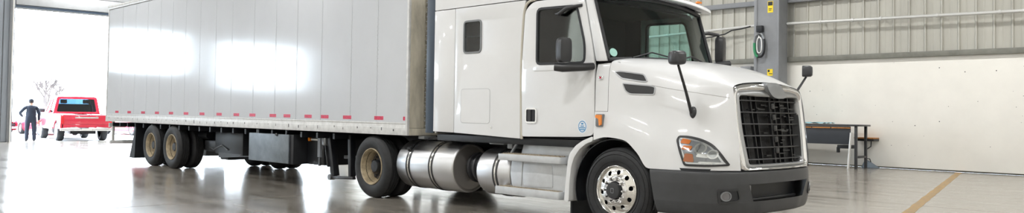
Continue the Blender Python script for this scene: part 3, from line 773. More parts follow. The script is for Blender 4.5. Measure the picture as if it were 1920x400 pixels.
# visor over the windscreen with marker lamps
VS = []
for y in np.linspace(.02, 2.54, 25):
    s = 1-((y-YC)/1.26)**2; x0 = -.46+.14*s
    VS.append([(x0-.02, y, 3.0+.03*s), (x0+.10, y, 2.985+.03*s), (x0+.17, y, 2.935+.05*s), (x0+.175, y, 2.905+.05*s), (x0+.15, y, 2.90+.05*s), (x0+.0, y, 2.925+.05*s)])
vz = MB().grid([[r[k] for r in VS] for k in range(6)]).build('sun_visor', M_WHITE, TR, angle=60, solid=.006)
for k in range(5):
    y = .35+k*.465; s = 1-((y-YC)/1.26)**2
    MB().box((-.46+.14*s+.10, y-.05, 2.99+.03*s), (-.46+.14*s+.15, y+.05, 3.02+.03*s)).build('roof_marker', M_AMBER, vz, bevel=.01)
MB().grid([[ws(y, 1.0, -.02) for y in yw], [(ws(y, 1)[0]-.08, y, 2.995) for y in yw]]).build('windscreen_header', M_GPL, TR, solid=.02)
# ---- cab interior
it = MB().box((-3.45, .10, 1.10), (-.40, 2.46, 1.16)).build('cab_floor', M_DARK, TR)
MB().box((-3.45, .10, 2.87), (-.62, 2.46, 2.90)).build('headliner', M_DARK, TR)
MB().box((-1.78, .10, 1.16), (-1.74, 2.46, 2.87)).build('sleeper_curtain', mat('dark_curtain', (.008, .009, .011), .9), TR)
for far in (False, True):
    ym = lambda y: 2*YC-y if far else y
    MB().plate([(-3.45,1.12),(-.40,1.12),(-.40,2.03),(-1.45,2.03),(-1.45,2.88),(-2.43,2.88),(-2.43,2.24),(-2.86,2.24),(-2.86,2.88),(-3.45,2.88)], [], fy, ym(.10), ym(.13)).build('side_lining', M_DARK, TR)
dsh = [(-.44,1.16),(-.05,1.2),(-.02,2.05),(-.22,2.08),(-.52,2.05),(-.62,1.95),(-.58,1.70),(-.48,1.6)]
db = MB().plate(rnd(dsh, .05, 4), [], fy, .14, 2.42).build('dashboard', M_DARK, TR)
MB().box((-.62, 1.62, 2.03), (-.40, 2.15, 2.12)).build('instrument_hood', M_DARK, db, bevel=.03)
random.seed(5)
for k in range(9):
    y = .22+k*.075
    MB().box((-.30+random.uniform(-.03, .03), y, 2.075), (-.22, y+.05, 2.09+random.uniform(.005, .03))).build('paper_scrap', mat('pale_teal_paper', (.35, .55, .5), .6), db)
MB().lathe([(.235, -.016), (.252, 0), (.235, .016), (.218, 0)], 'x', (0, 0, 0), 32, closed=True).build('steering_wheel', M_SEAL, TR, loc=(0, 0, 0))
sw_ = bpy.data.objects['steering_wheel']; sw_.location = (-.78+1.0, 1.85-YC, 1.98); sw_.rotation_euler = (0, math.radians(28), 0)
MB().beam((0, -.22, 0), (0, .22, 0), .03, .05).cyl((-.02, 0, 0), (.02, 0, 0), .07, 16).cyl((.02, 0, 0), (.3, 0, -.02), .03, 10).build('wheel_spokes', M_SEAL, sw_, loc=(0, 0, 0))
def seat(y):
    s = MB().box((-1.62, y-.26, 1.16), (-1.02, y+.26, 1.55)).build('seat', M_DARK, TR, bevel=.04)
    MB().hexa([(-1.66,y-.25,1.5),(-1.46,y-.25,1.5),(-1.46,y+.25,1.5),(-1.66,y+.25,1.5),(-1.72,y-.22,2.25),(-1.60,y-.22,2.25),(-1.60,y+.22,2.25),(-1.72,y+.22,2.25)]).build('seat_back', M_DARK, s, bevel=.05)
    MB().box((-1.71, y-.14, 2.27), (-1.60, y+.14, 2.45)).build('headrest', M_DARK, s, bevel=.04)
seat(.68); seat(1.88)
# round sticker at the windscreen corner
for (yy, tt, r_) in ((.20, .115, .055),):
    P = ws(yy, tt, .004)
    MB().add([(ws(yy+r_*math.cos(a_), tt+r_*1.2*math.sin(a_), .004)) for a_ in np.linspace(0, 2*PI, 25)[:-1]]+[P], [(k, (k+1) % 24, 24) for k in range(24)]).build('window_sticker', mat('green_white_sticker', (.35, .62, .55), .5), TR)
# ---- door mirrors
for far in (False, True):
    mm = lambda p: (p[0]+.40, 2*YC-p[1]+.02, p[2]+.17) if far else p
    G = []
    for dx, s in ((.065, .0), (.065, .3), (.062, .75), (.055, .95), (0, 1), (-.05, .98), (-.06, .92), (-.06, .0)):
        row = []
        for t in np.linspace(0, 2*PI, 29):
            c, q = math.cos(t), math.sin(t)
            u = .088*s*math.copysign(abs(c)**.45, c); v = (.205 if far else .158)*s*math.copysign(abs(q)**.45, q)
            a_ = math.radians(-14)
            row.append(mm((-.66+dx*math.cos(a_)-u*math.sin(a_), -.20+u*math.cos(a_)+dx*math.sin(a_), 2.205+v)))
        G.append(row)
    dm = MB().grid(G).build('door_mirror', M_GPL, TR, weld=True, angle=50)
    q = [(-.80,1.965),(-.83,2.0),(-.76,2.035),(-.40,2.03),(-.30,2.07),(-.29,2.0),(-.36,1.955),(-.6,1.94)]
    pts = rnd(q, .03, 4); n = len(pts)
    lw = MB().tube([mm((-.745, -.27, 1.995)), mm((-.66, -.22, 1.985)), mm((-.44, -.06, 1.995)), (mm((-.40, .055, 2.01)) if not far else (-.36, 2.50, 2.12))], [.05, .055, .05, .045], 12).build('mirror_lower_arm', M_GPL, dm)
    MB().tube([*([(-1.0, .01, 2.70), (-.92, -.01, 2.695), (-.80, .0, 2.76), (-.58, .05, 2.785)] if not far else [(-.27, 2.78, 2.52), (-.28, 2.74, 2.60), (-.36, 2.6, 2.62), (-.42, 2.50, 2.60)])], [.012, .026, .026, .02], 10).build('mirror_upper_arm', M_GPL, dm)
    MB().add([mm((-.66-.062*math.cos(math.radians(-14))-u*math.sin(math.radians(-14)), -.20+u*math.cos(math.radians(-14))-.062*math.sin(math.radians(-14)), 2.205+v)) for u, v in ((-.07,-.12),(.07,-.12),(.07,.12),(-.07,.12))], [(0,1,2,3)]).build('mirror_glass', M_MIRG, dm)
# ---- running gear under the cab
for y in (.86, 1.62):
    MB().box((-6.1, y, .80), (.95, y+.08, 1.06)).build('chassis_rail', M_BLACK, TR, bevel=.008)
for x in (-5.9, -4.2, -2.7, -1.2, .7):
    MB().box((x-.05, .945, .84), (x+.05, 1.615, 1.02)).build('chassis_crossmember', M_BLACK, TR)
MB().box((-3.50, .13, .99), (-.5, 2.43, 1.09)).build('cab_underside', M_BLACK, TR, bevel=.01)
MB().cyl((-.02, .35, .51), (.02, 2.21, .51), .07, 14).build('front_axle', M_BLACK, TR)
MB().cyl((-5.05, .62, .51), (-5.05, 1.94, .51), .10, 16).build('drive_axle', M_BLACK, TR)
MB().lathe([(.0, -.24), (.16, -.2), (.23, -.08), (.23, .08), (.16, .2), (0, .24)], 'y', (-5.05, YC, .51), 24).build('differential', M_BLACK, TR)
MB().box((.1, .95, .45), (.9, 1.6, 1.4)).build('engine_block', M_BLACK, TR, bevel=.03)
MB().lathe([(0, 0), (.5, 0), (.5, .06), (0, .06)], 'z', (-5.05, YC, 1.01), 28).build('fifth_wheel', M_BLACK, TR)
for far in (False, True):
    ym = lambda y: 2*YC-y if far else y
    # quarter fairing behind the front wheel
    fo = [(-.365,1.145),(-.42,1.125),(-.53,1.085),(-.64,1.02),(-.735,.92),(-.765,.84),(-.80,.55),(-.825,.31),(-.745,.31),(-.735,.55),(-.71,.75),(-.665,.87),(-.58,.975),(-.47,1.05),(-.365,1.085)]
    MB().plate(rnd(fo, .03, 3), [], fy, ym(.02), ym(.30)).build('quarter_fairing', M_WHITE, TR, bevel=.012, bang=60)
    MB().box((-.80, ym(.12), .12), (-.775, ym(.62), .32)).build('mud_flap', M_BLACK, TR)
    # steps
    sb = MB().plate(rnd([(-1.86,.42),(-1.90,.60),(-1.87,.775),(-.90,.79),(-.84,.70),(-.85,.40)], .03, 4), [], fy, ym(.12), ym(.55)).build('step_box', M_STEP, TR, bevel=.012, bang=60)
    MB().plate(rnd([(-1.62,.43),(-1.66,.60),(-1.64,.74),(-1.12,.745),(-1.10,.45)], .03, 4), [], fy, ym(.112), ym(.13)).build('step_recess', M_STEP, sb, bevel=.006, bang=60)
    MB().beam((-1.685, ym(.115), .44), (-1.66, ym(.115), .76), .02, .02).build('step_rib', M_STEP, sb, bevel=.004)
    for (xa, xb, z0, z1, nm) in ((-2.03, -.885, .775, .86, 'upper'), (-2.08, -.905, .315, .415, 'lower')):
        st = MB().plate(rnd([(xa, ym(.0)), (xb, ym(.0)), (xb+.02, ym(.10)), (xb+.03, ym(.36)), (xa, ym(.36))], .03, 4), [], fz, z0, z1).build('step', M_STEP, sb, bevel=.012, bang=60)
        for k in range(2):
            MB().box((xa+.05, ym(.03+k*.075), z1), (xb-.03, ym(.075+k*.075), z1+.006)).build('step_tread', M_TREAD, sb)
        gm = MB()
        for k in range(34):
            for q in range(2): gm.cyl((xa+.08+k*.031, ym(.045+q*.09), z1+.004), (xa+.08+k*.031, ym(.045+q*.09), z1+.014), .009, 6)
        tag(gm.build('tread_stud', M_TREAD, sb), kind='stuff')
    MB().plate(rnd([(-1.83,.86),(-1.78,1.01),(-.83,1.0),(-.80,.86)], .02, 3), [], fy, ym(.26), ym(.34)).build('upper_step_panel', M_STEP, TR, bevel=.008, bang=60)
    MB().beam((-1.98, ym(.2), .84), (-1.80, ym(.2), 1.07), .03, .03).build('step_strut', M_GREYP, TR)
    # fuel tanks
    for (xa, xb, zc, R, bands, nm) in ((-4.48, -3.09, .585, .375, (-4.16, -3.60), 'fuel_tank'), (-2.62, -1.93, .575, .335, (-2.22,), 'fuel_tank')):
        yc_ = ym(.46)
        prof = [(0, xa+.005), (R*.8, xa), (R*.96, xa+.012), (R, xa+.045), (R, xb-.045), (R*.985, xb-.012), (R*.95, xb)]
        tk = MB().lathe(prof, 'x', (0, yc_, zc), 56).build(nm, M_TANK, TR, angle=35)
        MB().lathe([(R*.95, xb), (R*.90, xb+.004), (R*.86, xb-.012), (R*.5, xb-.004), (0, xb+.004)], 'x', (0, yc_, zc), 48).build('tank_end', M_TANKEND, tk, angle=35)
        MB().cyl((xb-.01, yc_-.02, zc+.0), (xb+.012, yc_-.02, zc+.0), .045, 18).build('end_boss', M_TANK, tk)
        for bx_ in bands:
            MB().lathe([(R+.001, bx_-.045), (R+.008, bx_-.045), (R+.008, bx_-.02), (R+.001, bx_-.02)], 'x', (0, yc_, zc), 48).build('tank_strap', M_GPL, tk)
            MB().lathe([(R+.001, bx_+.02), (R+.008, bx_+.02), (R+.008, bx_+.045), (R+.001, bx_+.045)], 'x', (0, yc_, zc), 48).build('tank_strap', M_GPL, tk)
            MB().lathe([(R+.001, bx_-.02), (R+.003, bx_-.02), (R+.003, bx_+.02), (R+.001, bx_+.02)], 'x', (0, yc_, zc), 48).build('strap_band', M_ALU, tk)
            MB().box((bx_-.05, ym(.46), zc+R), (bx_+.05, ym(.84), zc+R+.05)).build('tank_bracket', M_BLACK, tk)
    MB().cyl((-4.20, ym(.16), .82), (-4.19, ym(.13), .85), .035, 14).build('fuel_cap', M_GPL, TR)
    # air cans between the tanks
    MB().cyl((-3.02, ym(.5), .60), (-2.66, ym(.5), .60), .20, 20).build('air_can', M_BLACK, TR)
    for k in range(3): MB().lathe([(.2, 0), (.225, .01), (.225, .04), (.2, .05)], 'x', (-2.98+k*.11, ym(.5), .60), 24).build('can_rib', M_GPL, TR)
    # clutter just under the sleeper floor
    for (xa, xb, z0, z1, mt) in ((-3.55, -3.40, .99, 1.06, M_ALU), (-2.85, -2.50, .985, 1.07, M_GPL), (-2.42, -2.12, .97, 1.05, M_GREYP), (-2.05, -1.95, .92, 1.05, M_GREYP), (-4.05, -3.9, .99, 1.04, M_GREYP)):
        MB().box((xa, ym(.20), z0), (xb, ym(.45), z1)).build('bracket', mt, TR, bevel=.012)
    MB().tube([(-3.9, ym(.3), 1.0), (-3.3, ym(.22), 1.03), (-2.7, ym(.24), 1.0), (-2.3, ym(.2), 1.04), (-1.9, ym(.3), 1.0)], .018, 8).build('air_hose', M_BLACK, TR)

# ---- wheels (axle along y, outer face towards -y), mesh about the hub
TP = [(.288,.045),(.30,.02),(.335,.002),(.40,-.008),(.452,.002),(.486,.028),(.500,.046),(.5085,.06),(.509,.085),(.498,.088),(.498,.097),(.509,.10),(.51,.132),(.498,.135),(.498,.145),(.51,.148),(.509,.18),(.498,.183),(.498,.192),(.509,.195),(.5085,.22),(.50,.234),(.486,.252),(.452,.278),(.40,.288),(.335,.278),(.30,.26),(.288,.235)]
def tyre(parent, loc, rot=0, dy=0, name='tire'):
    t = MB().lathe([(r, h+dy) for r, h in TP], 'y', (0, 0, 0), 72).build(name, M_RUB, parent, angle=30, loc=loc)
    t.rotation_euler = (0, 0, rot); return t
def front_wheel(parent, loc, rot):
    t = tyre(parent, loc, rot)
    for r_, h_ in ((.345, -.002), (.43, -.007), (.475, .012)):
        MB().lathe([(r_-.003, h_+.004), (r_, h_-.003), (r_+.003, h_+.004)], 'y', (0, 0, 0), 72).build('sidewall_rib', M_RUB, t, loc=(0, 0, 0))
    MB().lathe([(.296,.04),(.302,.012),(.297,.0),(.288,-.003),(.279,.004),(.272,.022),(.270,.05),(.27,.2)], 'y', (0, 0, 0), 64).build('rim', M_ALU, t, loc=(0, 0, 0), angle=50)
    hs = [circ(.218*math.cos(k*PI/5+.16), .218*math.sin(k*PI/5+.16), .028, 18) for k in range(10)]
    def dish(u, v, d):
        r = math.hypot(u, v); return (u, .028-.030*max(0, (.265-r)/.095)+d, v)
    MB().plate(circ(0, 0, .272, 72), hs+[circ(0, 0, .168, 48)], dish, 0, .014).build('wheel_disc', M_ALU, t, loc=(0, 0, 0), angle=60)
    MB().lathe([(.171,.0),(.171,-.008),(.165,-.012),(.112,-.016),(.105,-.01),(.105,.05)], 'y', (0, 0, 0), 48).build('hub_flange', M_CHROME, t, loc=(0, 0, 0))
    MB().lathe([(.22, .06), (.0, .06)], 'y', (0, 0, 0), 48).build('drum_face', M_BLACK, t, loc=(0, 0, 0))
    MB().lathe([(.100,.02),(.100,-.05),(.095,-.062),(.07,-.068),(.045,-.068),(.0,-.069)], 'y', (0, 0, 0), 40).build('hub_cap', M_GPL, t, loc=(0, 0, 0))
    MB().plate(rrect(-.024, -.03, .024, .03, .012), [rrect(-.017, -.022, .017, .022, .008)], fy, -.069, -.072).build('cap_emblem', M_GREYP, t, loc=(0, 0, 0))
    ln = None
    for k in range(10):
        a_ = 2*PI*k/10; p = (.139*math.cos(a_), -.014, .139*math.sin(a_))
        if ln is None: ln = MB().lathe([(.023,.0),(.023,-.008),(.0185,-.012),(.0165,-.04),(.010,-.052),(0,-.054)], 'y', (0, 0, 0), 14).build('lug_nut', M_CHROME, t, loc=p)
        else: copy_part(ln, t, p)
    return t
def dual_wheel(parent, loc, rot):
    t = tyre(parent, loc, rot)
    MB().lathe([(r, h+.33) for r, h in TP], 'y', (0, 0, 0), 64).build('inner_tire', M_RUB, t, angle=30, loc=(0, 0, 0))
    MB().lathe([(.296,.045),(.302,.02),(.297,.006),(.290,.004),(.282,.012),(.275,.035),(.268,.06),(.262,.075),(.262,.10),(.248,.125),(.240,.17),(.232,.20)], 'y', (0, 0, 0), 64).build('rim', M_TAN, t, loc=(0, 0, 0), angle=50)
    MB().lathe([(.234,.195),(.22,.20),(.19,.195),(.17,.19),(.135,.185),(.12,.18)], 'y', (0, 0, 0), 48).build('wheel_disc', mat('dark_brown_disc', (.075, .062, .048), .5, var=.4, vscale=20), t, loc=(0, 0, 0), angle=50)
    MB().lathe([(.128,.20),(.125,.16),(.105,.15),(.10,.085),(.088,.07),(0,.066)], 'y', (0, 0, 0), 32).build('hub', M_BLACK, t, loc=(0, 0, 0), angle=40)
    MB().lathe([(.262,.09),(.262,.5),(.0,.5)], 'y', (0, 0, 0), 32).build('brake_drum', M_BLACK, t, loc=(0, 0, 0))
    ln = None; hl = None
    for k in range(10):
        a_ = 2*PI*k/10; p = (.158*math.cos(a_), .185, .158*math.sin(a_))
        if ln is None: ln = MB().lathe([(.022,.004),(.022,-.02),(.012,-.022),(.012,-.05),(0,-.05)], 'y', (0, 0, 0), 8).build('lug_nut', M_GPL, t, loc=p)
        else: copy_part(ln, t, p)
        a_ += PI/10
        if k % 2 == 0:
            q = (.205*math.cos(a_), .176, .205*math.sin(a_))
            if hl is None: hl = MB().cyl((0, 0, 0), (0, .02, 0), .026, 14).build('hand_hole', M_BLACK, t, loc=q)
            else: copy_part(hl, t, q)
    return t
rl = TR.location
def rel(x, y, z): return (x-rl.x, y-rl.y, z-rl.z)
fw = front_wheel(TR, rel(0, .02, .51), 0); copy_tree(fw, TR, rel(0, 2*YC-.02, .51), (0, 0, PI))
dw_ = dual_wheel(TR, rel(-5.05, .01, .51), 0); copy_tree(dw_, TR, rel(-5.05, 2*YC-.01, .51), (0, 0, PI))

# ================================================================== box trailer
TL = thing('box_trailer', 'long white riveted box trailer coupled behind the truck cab', 'trailer', (-10.8, YC, 0))
tl = TL.location
XR, XF, ZB, ZT = -17.62, -4.06, 1.045, 4.21
MB().box((XR+.02, .02, 1.10), (XF-.02, 2.54, ZT-.04)).build('box_body', M_TRAIL, TL)
seams = [XR+.03, -16.52, -15.58, -14.77, -13.95, -13.22, -12.47, -11.69, -10.89, -10.12, -9.15, -8.26, -7.46, -6.60, -5.66, -4.90, XF-.05]
for far in (False, True):
    ym = lambda y: 2*YC-y if far else y
    for a_, b_ in zip(seams[:-1], seams[1:]):
        MB().box((a_+.003, ym(.0), 1.225), (b_-.003, ym(.02), ZT-.11)).build('side_panel', M_TRAIL, TL, bevel=.002, seg=1)
    rv = MB()
    for s in seams[1:-1]:
        z = 1.40
        while z < ZT-.15:
            for dx in (-.018, .018):
                if random.random() < .93: rv.lathe([(.0085, ym(.0)), (.006, ym(-.004)), (0, ym(-.005))], 'y', (s+dx, 0, z+(.035 if dx > 0 else 0)), 6)
            z += .07
    x = XR+.1
    while x < XF-.05:
        rv.lathe([(.008, ym(.0)), (.006, ym(-.004)), (0, ym(-.005))], 'y', (x, 0, 1.255), 6); x += .09
    tag(rv.build('rivet', M_RIVET, TL), kind='stuff')
    MB().plate([(ym(-.012), ZB), (ym(.02), ZB), (ym(.02), 1.222), (ym(-.004), 1.222), (ym(-.006), 1.17), (ym(-.012), 1.165)], [], fx, XR, XF).build('bottom_rail', M_RAIL, TL, bevel=.003)
    MB().box((XR, ym(-.012), 1.222), (XF, ym(.004), 1.245)).build('rail_bead', M_RAIL, TL, bevel=.003)
    MB().plate([(ym(-.025), ZT-.10), (ym(-.03), ZT-.06), (ym(-.02), ZT-.05), (ym(-.03), ZT-.04), (ym(-.02), ZT), (ym(.06), ZT+.01), (ym(.06), ZT-.10)], [], fx, XR, XF).build('top_rail', M_RAIL, TL)
    dm_ = MB()
    x = XR+.25
    while x < XF-.1:
        dm_.box((x, ym(-.0125), 1.09+random.uniform(0, .05)), (x+random.uniform(.012, .03), ym(-.0145), 1.105+random.uniform(.03, .06)));  x += random.uniform(.25, .55)
    tag(dm_.build('rail_scuff', M_GPL, TL), kind='stuff')
    for x in (-4.83, -5.75, -6.46, -7.02, -7.78, -8.32, -9.15, -9.85, -10.65, -11.5, -12.35, -13.2, -14.05, -14.95, -15.9, -16.8):
        MB().box((x-.125, ym(-.002), 1.278), (x+.125, ym(.0), 1.338)).build('reflective_tape', M_RED, TL)
    MB().box((-4.18, ym(-.002), 1.278), (-4.13, ym(.0), 1.338)).build('reflective_tape', M_RED, TL)
    MB().box((XF-.045, ym(-.014), ZB), (XF+.004, ym(.03), ZT)).build('corner_post', M_RAIL, TL, bevel=.006)
    MB().box((XR-.01, ym(-.014), ZB), (XR+.05, ym(.03), ZT)).build('corner_post', M_RAIL, TL, bevel=.006)
# front wall: weathered cream sheet with a riveted strip
MB().box((XF-.02, .03, 1.16), (XF+.01, 2.53, ZT-.02)).build('front_wall', M_BEIGE, TL, bevel=.004)
MB().box((XF+.01, .30, 1.16), (XF+.02, .42, ZT-.02)).build('front_strip', mat('worn_rivet_strip', (.40, .37, .30), .55, var=.55, vscale=14), TL)
MB().box((XF-.02, .03, ZB), (XF+.02, 2.53, 1.155)).build('front_sill', M_BEIGE, TL, bevel=.006)
fr_ = MB()
for z in np.arange(1.2, ZT-.1, .075):
    for y in (.325, .395): fr_.lathe([(.012, XF+.02), (.008, XF+.027), (0, XF+.028)], 'x', (0, y+random.uniform(-.008, .008), z), 6)
tag(fr_.build('front_rivet', M_RIVET, TL), kind='stuff')
# rear doors
for s in (0, 1):
    y0 = .05+s*1.235
    MB().box((XR-.03, y0, 1.10), (XR+.0, y0+1.225, ZT-.06)).build('rear_door', M_TRAIL, TL, bevel=.006)
# underside
MB().box((XR+.03, .03, ZB+.02), (XF-.03, 2.53, 1.10)).build('trailer_floor', M_BLACK, TL)
cmz = None
for k in range(24):
    x = XR+.4+k*.55
    if -5.75 < x < -4.35: continue
    if cmz is None: cmz = MB().box((-.03, -1.24, -.045), (.03, 1.24, .055)).build('crossmember', M_BLACK, TL, loc=(x-tl.x, 0, .965))
    else: copy_part(cmz, TL, (x-tl.x, 0, .965))
for y in (.78, 1.70):
    MB().box((-16.6, y, .66), (-11.0, y+.08, .92)).build('slider_rail', M_BLACK, TL, bevel=.006)
MB().box((-10.99, .62, .70), (-9.4, 1.95, .92)).build('subframe', M_BLACK, TL)
def trel(x, y, z): return (x-tl.x, y-tl.y, z-tl.z)
AX = (-14.46, -13.19)
w0 = dual_wheel(TL, trel(AX[0], .01, .51), 0); copy_tree(w0, TL, trel(AX[1], .01, .51), None)
for x in AX: copy_tree(w0, TL, trel(x+1.36, 2*YC-.01, .51), (0, 0, PI))
for x in AX:
    MB().beam((x, .62, .51), (x+1.36, 1.94, .51), .13, .13).build('axle', M_BLACK, TL, bevel=.02)
    MB().beam((x-.5, .74, .66), (x+.55, .74, .60), .09, .12).build('spring_beam', M_BLACK, TL, bevel=.01)
    MB().lathe([(.10, .48), (.14, .52), (.14, .62), (.10, .655)], 'z', (x+.45, .95, 0), 18).build('air_bag', M_RUB, TL)
for far in (False, True):
    ym = lambda y: 2*YC-y if far else y
    MB().hexa([(-15.98, ym(.06), .13), (-15.62, ym(.06), .13), (-15.62, ym(.62), .13), (-15.98, ym(.62), .13), (-15.60, ym(.06), .93), (-15.56, ym(.06), .93), (-15.56, ym(.62), .93), (-15.60, ym(.62), .93)]).build('mud_flap', M_BLACK, TL)
# dark boxes and air tanks under the floor
MB().box((-12.35, .45, .45), (-11.75, 1.3, .70)).build('valve_box', M_BLACK, TL, bevel=.03)
MB().box((-11.85, .60, .27), (-11.45, 1.0, .47)).build('valve_box', M_BLACK, TL, bevel=.02)
MB().box((-11.70, .40, .42), (-10.35, 1.5, .92)).build('battery_box', M_BLACK, TL, bevel=.03)
MB().hexa([(-11.5,.4,.33),(-10.6,.4,.40),(-10.6,1.2,.40),(-11.5,1.2,.33),(-11.5,.4,.45),(-10.4,.4,.45),(-10.4,1.2,.45),(-11.5,1.2,.45)]).build('battery_tray', M_GPL, TL)
MB().cyl((-12.9, .55, .80), (-12.3, .55, .80), .085, 16).build('air_tank', M_BLACK, TL)
MB().tube([(-12.4, .5, .6), (-11.8, .42, .5), (-11.3, .38, .62), (-11.0, .38, .52)], .014, 6).build('air_hose', M_GREYP, TL)
# tool box with grey door
tb = MB().box((-9.33, .055, .40), (-7.62, .95, .955)).build('tool_box', M_BLACK, TL, bevel=.01)
MB().box((-9.32, .02, .405), (-7.74, .054, .955)).build('box_door', M_BOX, tb, bevel=.012)
MB().cyl((-8.17, .02, .955), (-8.17, .0, .93), .03, 12).build('box_latch', M_GPL, tb)
for x in (-9.1, -7.95): MB().box((x, .07, .955), (x+.03, .12, 1.03)).build('box_hanger', M_GREYP, tb)
MB().box((-7.62, .35, .40), (-7.02, 1.6, .93)).build('pallet_box', M_BLACK, TL, bevel=.02)
ml = MB().box((-7.42, .30, .855), (-7.17, .33, .89)).build('marker_strip', M_PIPE, TL, bevel=.006)
MB().cyl((-7.47, .34, .875), (-7.47, .29, .875), .035, 12).build('marker_lens', M_AMBER, ml)
MB().box((-7.08, .24, .56), (-6.99, .29, 1.0)).build('grey_post', mat('post_grey', (.22, .24, .27), .5), TL, bevel=.008)
MB().box((-7.07, .25, .40), (-7.0, .28, .55)).build('post_foot', M_GPL, TL, bevel=.006)
# landing gear
for far in (False, True):
    ym = lambda y: 2*YC-y if far else y
    lg = MB().beam((-6.80, ym(.34), 1.0), (-6.62, ym(.34), .24), .12, .12).build('landing_leg', M_BLACK, TL, bevel=.012)
    MB().beam((-6.83, ym(.28), .78), (-6.74, ym(.28), .40), .07, .02).build('leg_plate', M_GPL, lg, bevel=.004)
    MB().beam((-6.12, ym(.34), 1.0), (-6.08, ym(.34), .26), .11, .09).build('leg_brace', M_BLACK, lg, bevel=.012)
    MB().beam((-6.72, ym(.30), .215), (-5.95, ym(.30), .245), .07, .05).build('foot_bar', M_GPL, lg, bevel=.012)
    MB().cyl((-6.67, ym(.24), .22), (-6.67, ym(.36), .22), .05, 14).build('foot_pivot', M_GREYP, lg)
    MB().box((-6.97, ym(.25), .78), (-6.83, ym(.33), .99)).build('crank_box', M_GREYP, lg, bevel=.02)
    MB().box((-6.6, ym(.5), .55), (-6.1, ym(.56), .61)).build('cross_brace', M_GREYP, lg, bevel=.006)
# rear impact guard
ig = MB().box((XR+.10, .06, .43), (XR+.20, 2.5, .53)).build('rear_guard', M_RAIL, TL, bevel=.01)
for y in (.12, .80, 1.7, 2.38): MB().box((XR+.10, y, .53), (XR+.17, y+.06, 1.05)).build('guard_upright', M_PIPE, ig, bevel=.006)
MB().box((XR+.02, .06, .88), (XR+.08, .50, 1.0)).build('tail_lamp_panel', M_RAIL, ig, bevel=.006)
MB().cyl((XR+.0, .2, .94), (XR+.02, .2, .94), .04, 12).build('tail_lamp', M_AMBER, ig)

# ================================================================== yard: pickup, cars, person, trees
M_CHR2 = mat('bright_trim', (.75, .75, .76), .2, metal=.7)
M_TAIL = mat('red_lamp', (.65, .02, .03), .25)
M_GLB = glass('blue_car_glass', (.30, .42, .50))
def car_wheel(parent, loc, R, W, rot=0):
    t = MB().lathe([(R*.62, .03), (R*.68, .0), (R*.9, -.005), (R*.98, .03), (R, .06), (R, W-.06), (R*.98, W-.03), (R*.9, W), (R*.62, W-.02)], 'y', (0, 0, 0), 32).build('tire', M_RUB, parent, loc=loc)
    t.rotation_euler = (0, 0, rot)
    MB().lathe([(R*.64, .04), (R*.66, .01), (R*.60, .02), (R*.56, .07), (R*.56, .12)], 'y', (0, 0, 0), 32).build('rim', M_CHR2, t, loc=(0, 0, 0))
    for k in range(5):
        a_ = 2*PI*k/5
        MB().beam((R*.1*math.cos(a_), .04, R*.1*math.sin(a_)), (R*.6*math.cos(a_), .04, R*.6*math.sin(a_)), .07, .03, up=(0, 1, 0)).build('spoke', M_CHR2, t, loc=(0, 0, 0))
    MB().cyl((0, .02, 0), (0, .1, 0), R*.2, 16).build('hub_cap', M_CHR2, t, loc=(0, 0, 0))
    MB().cyl((0, .10, 0), (0, .13, 0), R*.56, 20).build('brake_disc', M_BLACK, t, loc=(0, 0, 0))
    return t
def arch_outline(x0, x1, zb, zt_pts, arches, r):
    # x0 rear (larger x), x1 front (smaller x); bottom edge with wheel arches, then the top edge given as points
    out = [(x0, zb)]
    for xc, zc in arches:
        a0 = math.asin(max(-1, min(1, (zb-zc)/r)))
        for k in range(13):
            t = a0+(PI-2*a0)*k/12; out.append((xc+r*math.cos(t), zc+r*math.sin(t)))
    return out+[(x1, zb)]+zt_pts
PDX, PDY = -1.0, .02
PK = thing('pickup_truck', 'red pickup truck outside the bay door with its tailgate towards the hall', 'pickup', (-33.2, 3.7, 0))
pkl = PK.location; PA, PB, XT, XN = 2.70, 4.70, -30.45, -36.0
so = arch_outline(XT, XN, .52, [(XN-.02, .75), (XN+.02, 1.02), (XN+.25, 1.12), (-34.3, 1.17), (-32.35, 1.17), (XT, 1.14)], [(-31.4, .42), (-34.9, .42)], .47)
for y0, y1 in ((PA, PA+.08), (PB, PB-.08)):
    sd = MB().plate(so, [], fy, y0, y1).build('body_side', M_CRED, PK, bevel=.02, bang=60)
    s = -1 if y0 == PA else 1
    MB().box((-33.9, y0+s*.005, .50), (-31.95, y0+s*.06, .58)).build('running_board', M_CHR2, sd, bevel=.01)
    MB().box((-33.15, y0, .98), (-33.02, y0+s*.03, 1.02)).build('door_handle', M_CHR2, sd, bevel=.005)
MB().box((XT, PA+.08, .72), (XT+.06, PB-.08, 1.13)).build('tailgate', M_CRED, PK, bevel=.02)
tg = MB().box((XT+.06, PA+.55, .98), (XT+.075, PB-.55, 1.04)).build('tailgate_trim', M_CHR2, PK)
MB().box((XT, PA+.10, .585), (XT+.05, PB-.10, .715)).build('lower_panel', M_CRED, PK, bevel=.01)
bb = MB().plate(rnd([(PA-.02,.45),(PB+.02,.45),(PB+.02,.56),(PB-.6,.62),(PB-.75,.54),(PA+.75,.54),(PA+.6,.62),(PA-.02,.56)], .03, 3), [], fx, XT+.06, XT+.22).build('rear_bumper', M_CHR2, PK, bevel=.015)
MB().box((XT+.22, YC+2.2, .46), (XT+.225, YC+2.6, .56)).build('number_plate', M_PIPE, bb)
for y in (PA+.0, PB-.14): MB().box((XT-.01, y, .74), (XT+.075, y+.14, 1.10)).build('tail_lamp', M_TAIL, PK, bevel=.02)
MB().box((XT, PA+.08, .74), (-32.3, PB-.08, .80)).build('bed_floor', M_BLACK, PK)
MB().grid([[(x, y, 1.12+.05*(1-((y-3.7)/1.0)**2)+dz) for y in np.linspace(PA+.05, PB-.05, 9)] for x, dz in ((-34.2, .04), (-34.9, .03), (-35.7, -.01), (-35.98, -.10))]).build('hood', M_CRED, PK, solid=.02)
MB().box((XN-.04, PA+.05, .50), (XN+.06, PB-.05, 1.02)).build('front_end', M_CHR2, PK, bevel=.03)
